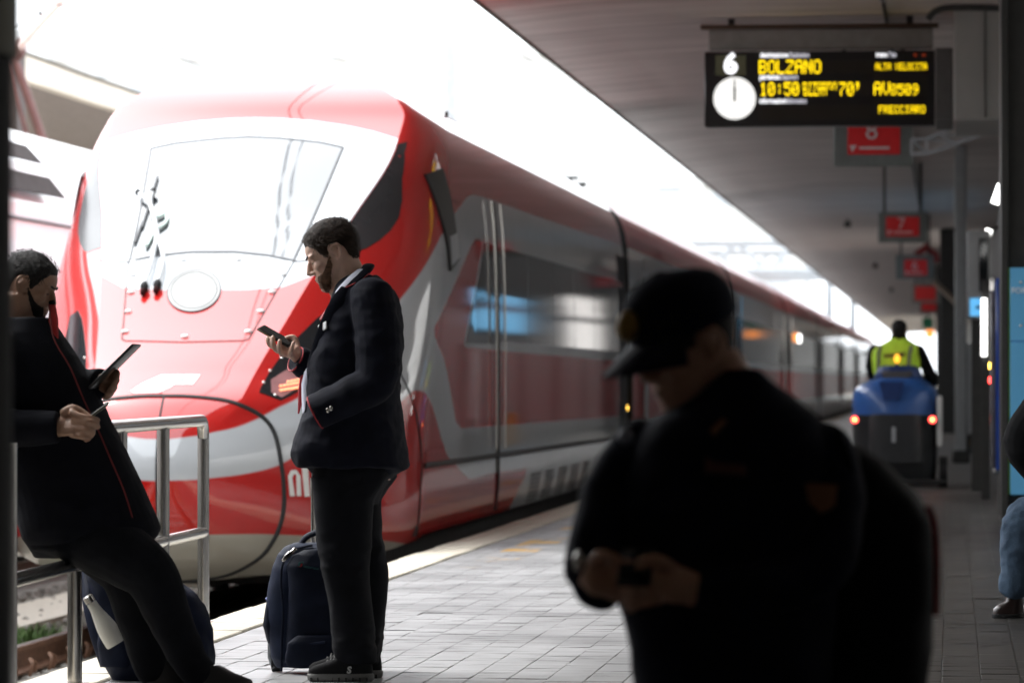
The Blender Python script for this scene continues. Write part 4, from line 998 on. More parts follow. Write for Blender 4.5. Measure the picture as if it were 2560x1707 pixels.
# ------------------------------------------------------------------ ride-on scrubber
def build_scrubber():
    Y = 47.7
    t = thing('floor_scrubber', (atn(2235, 1213, Y).x, Y, 0), 'blue and black ride-on floor scrubber with two red tail lamps', 'cleaning machine')
    K = lambda x, y, d=0: atn(x / 3.136 + 2060, y / 3.136 + 780, Y, d)
    bl = mat('scrubber_blue', (.035, .13, .42), .35, coat=.3, var=.08); db = mat('scrubber_dark_blue', (.015, .05, .20), .4); bk = mat('scrubber_black', (.02, .022, .025), .5)
    def ring(y, xl, xr, d0, d1, e=3.2, n=28):
        a_, b_ = K(xl, y), K(xr, y); cx, hx = (a_.x + b_.x) / 2, (b_.x - a_.x) / 2; out = []
        for k in range(n):
            an = 2 * math.pi * k / n; ca, sa = math.cos(an), math.sin(an)
            out.append((cx + hx * math.copysign(abs(ca) ** (2 / e), ca), Y + (d0 + d1) / 2 + (d1 - d0) / 2 * math.copysign(abs(sa) ** (2 / e), sa), a_.z))
        return out
    MB().rings([ring(y, a_, b_, d0, 1.3) for y, a_, b_, d0 in ((805, 214, 890, .0), (720, 213, 892, .01), (640, 216, 890, .03), (600, 235, 880, .06), (560, 290, 830, .10), (525, 370, 790, .15), (515, 400, 770, .18))]).build('tank', bl, t)
    MB().rings([ring(y, a_, b_, d0, 1.1) for y, a_, b_, d0 in ((1330, 300, 870, .10), (1200, 240, 885, .04), (1000, 216, 890, .01), (806, 214, 890, .0))]).build('lower_body', bk, t)
    q = MB(); q.rings([ring(y, a_, b_, -.012, .3, 5) for y, a_, b_ in ((1180, 350, 780), (830, 345, 770), (800, 370, 745))]); q.build('rear_panel', mat('panel_black', (.03, .032, .035), .45), t)
    q = MB(); q.rings([[K(x, y, -.02 + dd) for x, y in ((430, 545), (630, 545), (590, 690), (470, 690))] for dd in (.0, .09)], smooth=False); q.build('recess', db, t)
    p = K(547, 960); b = MB(); b.rbox((p.x - .022, Y - .04, p.z - .085), (p.x + .022, Y - .005, p.z + .085), .008, seg=1); b.build('handle', M['pole'], t)
    q = MB(); q.rings([ring(y, a_, b_, .22, .5, 2.8) for y, a_, b_ in ((530, 380, 775), (480, 395, 765), (440, 420, 745), (418, 460, 710))]); so = q.build('seat_back', db, t)
    q = MB(); q.rings([ring(y, a_, b_, .195, .3, 2.4) for y, a_, b_ in ((520, 470, 670), (490, 448, 695), (462, 455, 690))]); q.build('seat_pad', mat('grey_pad', (.12, .11, .11), .7), so)
    for x in (241, 850):
        p = K(x, 842); b = MB(); b.tube([(p.x, Y + .02, p.z), (p.x, Y - .03, p.z)], .075 * .6, 16); lo = b.build('lamp_housing', bk, t)
        b = MB(); b.ell((p.x, Y - .03, p.z), (.038, .02, .038)); b.build('tail_lamp', M['redlamp'], lo); b = MB(); b.ell((p.x, Y - .045, p.z), (.016, .01, .016)); b.build('bulb', M['amber'], lo)
    p = K(570, 400, .3); b = MB(); b.tube([p + Vector((0, 0, -.09)), p], .02, 8); bo = b.build('beacon_stem', bk, t); b = MB(); b.ell(p + Vector((0, 0, .05)), (.032, .032, .05)); b.build('beacon', mat('beacon_amber', (1, .5, .05), .4, emit=.45, ecol=(1, .42, .03)), bo)
    p = K(890, 700); b = MB(); b.rbox((p.x - .01, Y + .05, .45), (p.x + .05, Y + 1.2, p.z + .06), .02); b.build('side_panel', M['white'], t)
    for x, dy in ((935, .35), (260, .35)):
        p = K(x, 1300); b = MB(); b.tube([(p.x - .045, Y + dy, .17), (p.x + .045, Y + dy, .17)], .17, 22); wo = b.build('wheel', M['black'], t)
        b = MB(); b.tube([(p.x - .05, Y + dy, .17), (p.x + .05, Y + dy, .17)], .075, 14); b.build('rim', M['pole'], wo)
    b = MB(); b.rbox((K(230, 0).x, Y + .95, .12), (K(880, 0).x, Y + 1.45, .45), .05); b.build('deck', bk, t)
    b = MB(); b.tube([(t.location.x, Y + .4, .17), (t.location.x + .3, Y + .4, .17)], .02, 6); b.rbox((K(300, 0).x, Y - .1, .03), (K(955, 0).x, Y + .02, .09), .02); b.build('squeegee', M['black'], t)
    b = MB(); b.tube([(t.location.x, Y + 1.35, .4), (t.location.x, Y + 1.1, .95)], .03, 8); b.tube([Vector((t.location.x + .17 * math.cos(a_), Y + 1.1 + .08 * math.sin(a_), .98 + .05 * math.sin(a_))) for a_ in np.linspace(0, 6.28, 20)], .014, 6); b.build('steering_wheel', bk, t)
    return t
build_scrubber()

# ------------------------------------------------------------------ left: railing, column, other train, far canopy, catenary
def build_left():
    # stainless railing along the platform edge
    posts = [(21, 14.9), (172, 16.5), (277, 17.9), (375, 19.3), (467, 20.7)]
    t = thing('handrail_barrier', at(172, 1500, 16.5), 'polished steel tube railing at the platform edge that the person in dark sits on', 'railing')
    rr = .029; tops, mids = [], []
    for i, (x, Y) in enumerate(posts):
        p = at(x, 1200, Y); tops.append(Vector((p.x, Y, .985))); mids.append(Vector((p.x, Y, .475 - .008 * i)))
    for i, (x, Y) in enumerate(posts[:-1]):
        MB().tube([(tops[i].x, Y, 0), (tops[i].x, Y, .44 if i == 1 else .96)], rr, 16).build('post', M['chrome'], t)
    e = tops[-1]; dr = (tops[-1] - tops[-2]).normalized()
    MB().tube([(e.x, e.y, 0), (e.x, e.y, .90)] + [e + Vector((0, 0, -.085)), e - dr * .012 + Vector((0, 0, -.04)), e - dr * .04 + Vector((0, 0, -.012)), e - dr * .085] + [tops[k] for k in (3, 2)] + [tops[2] + (tops[2] - tops[3]) * .6], rr, 16).build('top_rail', M['chrome'], t)
    MB().tube(mids[::-1], rr * .95, 16).build('mid_rail', M['chrome'], t)
    for i, p in enumerate(tops):
        b = MB(); b.tube([(p.x, p.y, 0), (p.x, p.y, .012)], .055, 16); b.build('base_flange', M['chrome'], t)
    # near black column
    Y = 7.6; p = at(19, 900, Y)
    t = thing('column', (p.x - .2, Y, 0), 'near black round column at the left edge with an olive upper band', 'column', 'roof columns of the platform')
    b = MB(); b.tube([(p.x - .3, Y, 0), (p.x - .3, Y, 1.76)], .3, 32); b.build('shaft', mat('column_black', (.006, .006, .006), .8), t)
    b = MB(); b.tube([(p.x - .29, Y, 1.76), (p.x - .29, Y, 4.53)], .302, 32); b.build('upper_band', mat('column_olive', (.10, .085, .025), .6), t)
    # neighbouring white train
    xs = -8.2; xc = -9.66; tr = thing('white_train', (xc, 30, -.55), 'white train with black louvred windows on the far track behind the red nose', 'train')
    prof = [(1.40, .1), (1.46, .6), (1.46, 2.2), (1.44, 2.75), (1.36, 3.15), (1.15, 3.42), (.8, 3.55), (0, 3.62)]
    for k in range(6):
        y0 = 2 + k * 25.6; b = MB(); mi = [1, 2, 0, 0, 0, 0, 0]
        for s in (1, -1):
            for i in range(len(prof) - 1):
                (xa, za), (xb, zb) = prof[i], prof[i + 1]
                b.add([(xc + s * xa, y0, za), (xc + s * xa, y0 + 25, za), (xc + s * xb, y0 + 25, zb), (xc + s * xb, y0, zb)], [(0, 1, 2, 3)], mi[i], i > 1)
        for y in (y0, y0 + 25): b.add([(xc + x, y, z) for x, z in prof] + [(xc - x, y, z) for x, z in prof[::-1]], [tuple(range(2 * len(prof)))], 1)
        bo = b.build('carriage', [M['whitetrain'], M['skirt'], mat('pale_rose_band', (.70, .67, .68), .6)], tr)
        b = MB(); b.box((xc - 1.2, y0 + .4, -.3), (xc + 1.2, y0 + 24.6, .3)); b.build('underframe', M['under'], bo)
    for z0, z1, y1 in ((3.12, 3.26, 38.2), (2.85, 3.02, 39.2)):
        b = MB(); b.prism([(xs + .05, 30, z0), (xs + .05, y1, z0), (xs - .0, y1 - .5, z1), (xs - .0, 30, z1)], (.03, 0, 0)); b.build('louvre', M['under'], tr)
    b = MB(); b.tube([(xs + .01, 28, 2.62), (xs + .01, 60, 2.62)], .02, 6); b.build('roof_seam', M['pole'], tr)
    # far platform canopy with beige fascia
    t = thing('far_canopy', (-18, 100, 5.7), 'far beige concrete canopy with stained fascia seen above the white train', 'canopy')
    for k in range(14):
        y0 = 58 + k * 11
        b = MB(); b.box((-14.2, y0, 5.74), (-14.0, y0 + 10.96, 6.12)); b.build('fascia_panel', M['beige'], t)
    b = MB(); b.box((-24, 58, 5.78), (-14.21, 212, 6.05)); b.build('soffit', mat('soffit_brown', (.20, .17, .155), .9, var=.2), t)
    b = MB(); b.box((-24, 58, 6.121), (-13.96, 212, 6.16)); b.build('coping', M['dark_edge'], t)
    for k in range(8):
        b = MB(); b.rbox((-18.3, 66 + k * 20, -.2), (-17.7, 66.6 + k * 20, 5.78), .04, seg=1); b.build('pillar', M['wall_grey'], t)
    p = thing('far_platform', (-18, 100, 0), 'long pale far platform under the beige canopy', 'platform')
    b = MB(); b.box((-24, 30, -.8), (-12.2, 250, 0)); b.build('slab', M['beige'], p)
    # clutter under the far canopy
    t = thing('far_kiosk', (-20, 88, 0), 'small grey kiosk with dark windows under the far beige canopy', 'kiosk')
    b = MB(); b.rbox((-17.4, 84, 0), (-15.6, 96, 3.2), .05, seg=1); b.build('body', M['wall_grey'], t)
    for k in range(4): b = MB(); b.rbox((-15.6, 84.6 + k * 2.9, 1.0), (-15.57, 86.8 + k * 2.9, 2.8), .01, seg=1); b.build('window', M['glass'], t)
    # red tubular mast at the left
    t = thing('tubular_mast', at(36, 110, 62), 'red tubular steel mast with slanted struts and tie rods at the upper left', 'mast')
    N0 = atn(44, 122, 62)
    MB().tube([N0, atn(165, -8, 60)], .062, 12).build('strut', mat('mast_pink', (.74, .58, .56), .6), t)
    MB().tube([atn(30, 128, 62), atn(96, 318, 62), atn(150, 480, 62)], .065, 12).build('strut', M['rust_red'], t)
    MB().tube([atn(20, 160, 62), atn(54, 290, 62), atn(95, 440, 62)], .035, 10).build('strut', M['rust_red'], t)
    MB().ell(N0, (.13, .13, .16)).build('node', M['rust_red'], t)
    MB().tube([atn(22, 73, 62), atn(102, 32, 61.4)], .012, 6).build('tie_rod', M['under'], t)
    MB().tube([atn(52, -4, 62), atn(102, 32, 61.4)], .009, 6).build('tie_rod', M['under'], t)
    MB().tube([atn(100, 28, 61.4), atn(108, 52, 61.4)], .035, 8).build('clamp', M['under'], t)
    A_, B_ = atn(-30, 300, 62.5), atn(43, 116, 62.5); b = MB(); b.rbox((A_.x, 62.5, -.2), (B_.x, 63.1, B_.z), .03, seg=1); b.build('column', mat('mast_dark', (.045, .032, .028), .7), t)
    # catenary gantries
    def gantry(Y, x0, x1, z0, z1, px, lab, k_=1.0):
        g = thing('catenary_gantry', (px, Y, 0), lab, 'gantry', 'catenary gantries over the tracks')
        MB().tube([(x0, Y, z0), (x1, Y, z0)], .20 * k_, 6).build('lower_chord', M['pole'], g); MB().tube([(x0, Y, z1), (x1, Y, z1)], .20 * k_, 6).build('upper_chord', M['pole'], g)
        n = int(abs(x1 - x0) / 1.1)
        for k in range(n):
            a_ = x0 + (x1 - x0) * k / n; c_ = x0 + (x1 - x0) * (k + 1) / n
            MB().tube([(a_, Y, z0 if k % 2 else z1), (c_, Y, z1 if k % 2 else z0)], .11 * k_, 5).build('lattice', M['pole'], g)
        for x in (x0, px): b = MB(); b.rbox((x - .14, Y - .14, -.8), (x + .14, Y + .14, z1), .02, seg=1); b.build('mast', M['pole'], g)
        for x in (-5.3, -9.6):
            if x0 < x < x1: MB().tube([(x, Y, z0), (x, Y, z0 - .9)], .05, 6).build('dropper', M['pole'], g)
    gantry(160, -26, -4.5, 5.2, 6.3, -4.5, 'pale lattice gantry crossing the tracks between train roof and canopy')
    gantry(185, -26, -4.2, 5.6, 6.7, -4.2, 'farther lattice gantry just behind the first gantry over the tracks')
    gantry(100, -32, -11.6, 8.3, 9.0, -11.6, 'faint lattice gantry in the bright sky above the white train', .16)
    for x, z in ((-5.3, 5.3), (-5.3, 6.2), (-9.6, 5.3), (-9.6, 6.3)):
        w = MB(); w.tube([(x, 20, z), (x, 60, z - .1), (x, 100, z), (x, 160, z), (x, 260, z)], .008, 5); w.build('catenary_wire', M['under'], label='thin %s over the %s' % ('contact wire' if z < 5.5 else 'carrier wire', 'red train' if x > -6 else 'white train track'), cat='wire', group='overhead wires')
    # pale city blocks dissolving in the bright sky
    for x0, x1, Y, z, lab in ((-70, -30, 330, 26, 'pale office block in the bright haze behind the trains'), (-30, -14, 420, 20, 'small pale block at the far end of the tracks'), (-140, -75, 360, 30, 'wide pale block beyond the left canopy')):
        t = thing('city_building', ((x0 + x1) / 2, Y, -.8), lab, 'building')
        b = MB(); b.box((x0, Y, -.8), (x1, Y + 30, z)); b.build('wall', M['white'], t)
        b = MB(); b.box((x0 - .5, Y - .5, z), (x1 + .5, Y + 30.5, z + .8)); b.build('roof', M['white'], t)
        nx = int((x1 - x0) / 5)
        wm = MB(); wm.rbox((-1.1, -.06, -.9), (1.1, .05, .9), .02, seg=1); wme = wm.mesh('window', [mat('pale_window', (.55, .58, .62), .5)])
        for i in range(nx):
            for j in range(int(z / 4)):
                o = bpy.data.objects.new('window', wme); COL.objects.link(o); o.parent = t; o.location = Vector((x0 + (i + .5) * (x1 - x0) / nx, Y, 3 + j * 4)) - t.location
build_left()
SHADE_ROOF_END = 15.0  # front edge of the unseen roof, set for shade on the people
def build_headhouse():
    t = thing('station_hall', (-10, -45, 0), 'long stone station hall closing the tracks behind the viewpoint', 'building')  # unseen hall, put in to block sky light from behind the viewpoint
    b = MB(); b.box((-70, -62, -.8), (45, -42, 17)); b.build('wall', mat('hall_stone', (.30, .27, .23), .9, var=.15, scale=1.5), t)
    b = MB(); b.box((-72, -64, 17.003), (47, -38, 18)); b.build('roof', M['wall_grey'], t)
    for k in range(13):
        b = MB(); b.rbox((-64 + k * 8, -42.06, 3), (-59.5 + k * 8, -41.95, 12), .05, seg=1); b.build('window', M['glass'], t)
    t = thing('shade_roof', (-12, -14, 5.6), 'broad flat concourse roof, unseen, added over the track heads to shade the people', 'roof')
    for k in range(5):
        b = MB(); b.box((-60 + k * 20, -41.9, 5.6), (-40.05 + k * 20, SHADE_ROOF_END, 6.3)); b.build('slab', M['concrete'], t)
build_headhouse()
# ------------------------------------------------------------------ people
def skinmat(name, col, beard=None):
    m, nt, b = newmat(name)
    b.inputs['Roughness'].default_value = .5; b.inputs['Subsurface Weight'].default_value = .12; b.inputs['Subsurface Scale'].default_value = .01
    b.inputs['Subsurface Radius'].default_value = (1, .35, .2)
    tc = nd(nt, 'ShaderNodeTexCoord'); nz = nd(nt, 'ShaderNodeTexNoise', i_Scale=30.0, i_Detail=6.0); nt.links.new(tc.outputs['Object'], nz.inputs['Vector'])
    mx = nd(nt, 'ShaderNodeMix', data_type='RGBA'); mx.inputs[6].default_value = rgba(tuple(c * .82 for c in col)); mx.inputs[7].default_value = rgba(tuple(min(1, c * 1.1) for c in col))
    nt.links.new(nz.outputs[0], mx.inputs[0]); nt.links.new(mx.outputs[2], b.inputs['Base Color'])
    n2 = nd(nt, 'ShaderNodeTexNoise', i_Scale=220.0); nt.links.new(tc.outputs['Object'], n2.inputs['Vector'])
    bp = nd(nt, 'ShaderNodeBump', i_Strength=.15, i_Distance=.003); nt.links.new(n2.outputs[0], bp.inputs['Height']); nt.links.new(bp.outputs[0], b.inputs['Normal'])
    return m
def hairmat(name, col):
    return mat(name, col, .55, var=.5, scale=40, bump=.7, bscale=160, stretch=(1, 1, 3), spec=.3)
def clothmat(name, col, rough=.85, sheen=.0, weave=420):
    m = mat(name, col, rough, var=.25, scale=14, bump=.2, bscale=weave, spec=.12)
    m.node_tree.nodes['Principled BSDF'].inputs['Sheen Weight'].default_value = sheen * .3
    return m
HZ = [0, .012, .03, .055, .075, .10, .125, .145, .17, .195, .215, .228, .235]
HF = [.074, .088, .094, .096, .094, .091, .085, .094, .092, .080, .057, .028, .004]
HB = [.030, .002, -.022, -.048, -.074, -.090, -.099, -.104, -.105, -.098, -.080, -.052, -.022]
HW = [.018, .034, .046, .056, .061, .066, .069, .072, .074, .069, .055, .036, .012]
def skull(z, th, off=0.0):
    f, b, w = float(pchip(HZ, HF, z)), float(pchip(HZ, HB, z)), float(pchip(HZ, HW, z))
    cx, hx = (f + b) / 2, (f - b) / 2; c, s = math.cos(th), math.sin(th); e = 2 / 2.25
    return Vector((cx + (hx + off) * math.copysign(abs(c) ** e, c), (w + off) * math.copysign(abs(s) ** e, s), z))
def head_skin(mb, Mx, nose=1.0):
    rg = []
    for z in np.concatenate([np.linspace(0, .2, 22), [.208, .216, .222, .228, .232, .235]]):
        rg.append([Mx @ skull(z, 2 * math.pi * k / 36) for k in range(36)])
    mb.rings(rg)
    k = Mx.to_scale()[0]
    T = lambda pts, rr, n=8: mb.tube([Mx @ Vector(p) for p in pts], [r * k if not isinstance(r, tuple) else (r[0] * k, r[1] * k) for r in rr], n)
    E_ = lambda c, r: mb.ell(Mx @ Vector(c), (r[0] * k, r[1] * k, r[2] * k), M=Mx.to_3x3().normalized())
    T([(.078, 0, .142), (.094, 0, .126), (.104, 0, .108), (.112 * nose, 0, .094), (.103, 0, .086)], [.008, .0095, .011, .0125, .010])
    for s in (-1, 1):
        E_((.098, s * .012, .088), (.011, .009, .008)); E_((.080, s * .031, .146), (.014, .026, .009)); E_((.074, s * .031, .125), (.014, .017, .012))
        E_((.066, s * .044, .100), (.024, .02, .022))
        # ear: helix loop, shell and lobe
        pts = [(-.002, s * .070, .100), (-.012, s * .078, .092), (-.020, s * .084, .104), (-.026, s * .088, .125), (-.022, s * .089, .142), (-.008, s * .085, .149), (.006, s * .078, .143), (.008, s * .074, .130)]
        T([tuple(p) for p in bez(pts, 3)], [.0055] * (7 * 3 + 1))
        E_((-.008, s * .074, .118), (.013, .006, .022)); E_((-.004, s * .077, .095), (.009, .006, .010))
    E_((.092, 0, .064), (.010, .024, .005)); E_((.092, 0, .054), (.010, .021, .006)); E_((.082, 0, .018), (.016, .022, .014))
def shell(name, Mx, zmin, zmax, thick, m, parent, seed=0, z0=.0, z1=.236, nz_=70, nth=110, freq=70, rough=.0013, top=.0):
    V, F, keep = [], [], []
    for i in range(nz_):
        z = z0 + (z1 - z0) * (i / (nz_ - 1)) ** (.8)
        z = min(z, .2349)
        for k in range(nth):
            th = -math.pi + 2 * math.pi * k / nth
            a_ = abs(math.degrees(th)); lo, hi = zmin(a_), zmax(a_)
            d = min(z - lo, hi - z); p = skull(z, th); n = (p - Vector((-.012, 0, .125))); n.normalize()
            t = -.004 + thick * min(1, max(0, (d + .004) / .016)) + top * max(0, (z - .17) / .065)
            t += rough * noise.noise(Vector((p.x * freq, p.y * freq, p.z * freq * .4 + seed))) * 2 + .5 * rough * noise.noise(p * 210)
            V.append(Mx @ (p + n * t)); keep.append(d > -.008)
    for i in range(nz_ - 1):
        for k in range(nth):
            q = (i * nth + k, i * nth + (k + 1) % nth, (i + 1) * nth + (k + 1) % nth, (i + 1) * nth + k)
            if all(keep[x] for x in q): F.append(q)
    b = MB(); b.add(V, F, 0, True)
    if z1 > .23: b.ell(Mx @ Vector((-.012, 0, .226)), tuple(v * Mx.to_scale()[0] for v in (.055, .042, .013 + top + thick * .6)), M=Mx.to_3x3().normalized())
    return b.build(name, m, parent)
def strands(name, Mx, zmin, zmax, off, L_, n, m, parent, back, seed, z0=.05, z1=.232):
    rnd = random.Random(seed); b = MB(); R3 = Mx.to_3x3()
    while n > 0:
        z = z0 + (z1 - z0) * rnd.random() ** .8; th = rnd.uniform(-math.pi, math.pi); a_ = abs(math.degrees(th))
        if not (zmin(a_) + .004 < z < zmax(a_) - .004): n -= .2; continue
        n -= 1
        p = skull(z, th); nn = (p - Vector((-.012, 0, .125))).normalized(); p = p + nn * (off + (.010 * max(0, (z - .17) / .065) if back else 0))
        t = (Vector((-.6 if back else .1, rnd.gauss(0, .35), .2 if z > .19 and back else -.9)) + Vector((rnd.gauss(0, .3), rnd.gauss(0, .3), rnd.gauss(0, .3))))
        t = (t - nn * t.dot(nn)).normalized(); l = L_ * rnd.uniform(.6, 1.3); w = nn.cross(t) * .0011
        q = p + t * l * .6 + nn * l * .22; r_ = p + t * l + nn * l * rnd.uniform(.2, .5)
        b.add([Mx @ (p - w), Mx @ (p + w), Mx @ (q + w * .8), Mx @ (q - w * .8), Mx @ r_], [(0, 1, 2, 3), (3, 2, 4)])
    return b.build(name, m, parent, kind='stuff')
I = lambda xs, ys: (lambda a: float(np.interp(a, xs, ys)))
HLO = [[0, 28, 42, 55, 66, 74, 84, 100, 125, 150, 180], [.196, .192, .176, .158, .118, .112, .152, .150, .085, .052, .046]]
def short_hair(Mx, m, parent, seed=0, thick=.011, top=.010, fuzz=0):
    if fuzz: strands('hair_strands', Mx, I(*HLO), I([0, 180], [9, 9]), thick * .7, .020, fuzz, m, parent, True, seed)
    return shell('hair', Mx, I([0, 28, 42, 55, 66, 74, 84, 100, 125, 150, 180], [.196, .192, .176, .158, .118, .112, .152, .150, .085, .052, .046]), I([0, 180], [9, 9]), thick, m, parent, seed, z0=.03, top=top)
def beard(Mx, m, parent, thick=.008, fuzz=0):
    if fuzz: strands('beard_strands', Mx, I([0, 70, 84, 180], [-.01, -.01, .09, 9]), I([0, 14, 24, 34, 48, 60, 72, 80, 82, 180], [.046, .044, .074, .070, .074, .086, .112, .124, -9, -9]), thick * .4, .009, fuzz, m, parent, False, 5, .002, .125)
    return shell('beard', Mx, I([0, 70, 84, 180], [-.01, -.01, .09, 9]), I([0, 14, 24, 34, 48, 60, 72, 80, 82, 180], [.046, .044, .074, .070, .074, .086, .112, .124, -9, -9]), thick, m, parent, 3, z0=.0, z1=.13, nz_=44, freq=120, rough=.0016)
def face_marks(Mx, m, parent):
    for s in (-1, 1):
        MB().tube([Mx @ Vector(p) for p in ((.098, s * .014, .146), (.092, s * .034, .150), (.078, s * .050, .145))], [.0035 * Mx.to_scale()[0], .0045 * Mx.to_scale()[0], .002], 6).build('eyebrow', m, parent)
        MB().tube([Mx @ Vector(p) for p in ((.087, s * .020, .120), (.0875, s * .032, .1185), (.080, s * .044, .121))], .0016, 5).build('eyelash', m, parent)
    MB().tube([Mx @ Vector(p) for p in ((.094, -.018, .059), (.1015, 0, .0595), (.094, .018, .059))], .0016, 5).build('mouth_line', mat('lip_line', (.12, .04, .035), .6), parent)
def head_matrix(origin, fwd, up, scale=1.0):        # origin is where the local point (0,0,.115) sits
    f = Vector(fwd).normalized(); u = Vector(up); u = (u - f * u.dot(f)).normalized(); l = u.cross(f)
    R3 = Matrix((f, l, u)).transposed()
    M4 = (R3 * scale).to_4x4(); M4.translation = Vector(origin) - (R3 * scale) @ Vector((0, 0, .115)); return M4
D3, R3v = Vector(FW), Vector(RT)
def ringat(x0, x1, y, Y, b, e=2.4, n=36, tilt=0.0, dy=0.0):  # level body section spanning x0..x1 (2560 px wide print), depth half-width b
    A_, B_ = atn(x0, y, Y, dy), atn(x1, y, Y, dy); c = (A_ + B_) / 2; a_ = (B_ - A_).length / 2; out = []
    for k in range(n):
        an = 2 * math.pi * k / n; ca, sa = math.cos(an), math.sin(an)
        p = c + R3v * (a_ * math.copysign(abs(ca) ** (2 / e), ca)) + Vector((0, 1, 0)) * (b * math.copysign(abs(sa) ** (2 / e), sa))
        p.z += tilt * (p - c).dot(R3v); out.append(p)
    return out
def folds(amp, sc, seed, fine=.35):
    def f(p):
        q = Vector((p.x * sc[0] + seed, p.y * sc[1], p.z * sc[2]))
        v = noise.noise(q); w = noise.noise(q * 2.3 + Vector((7, 3, 1)))
        return amp * ((1 - abs(v) * 2.2) * .6 + w * fine)
    return f
def legfolds(seed):
    f1 = folds(.005, (9, 9, 5), seed); f2 = folds(.011, (7, 7, 17), seed + 5)
    return lambda p: f1(p) + f2(p) * (math.exp(-((p.z - .13) / .07) ** 2) + .8 * math.exp(-((p.z - .50) / .09) ** 2) + .5 * math.exp(-((p.z - .80) / .08) ** 2))
def T_(mb, pts, rr, n=14):
    return mb.tube(pts, rr, n)
def chain(mb, pts, rr, n=14, sub=5):
    P = bez(pts, sub); ts = np.linspace(0, len(pts) - 1, len(P)); rad = [float(np.interp(t, range(len(pts)), rr)) for t in ts]
    mb.tube(P, rad, n); mb.ell(P[0], (rad[0],) * 3, u=n, v=8); mb.ell(P[-1], (rad[-1],) * 3, u=n, v=8); return mb

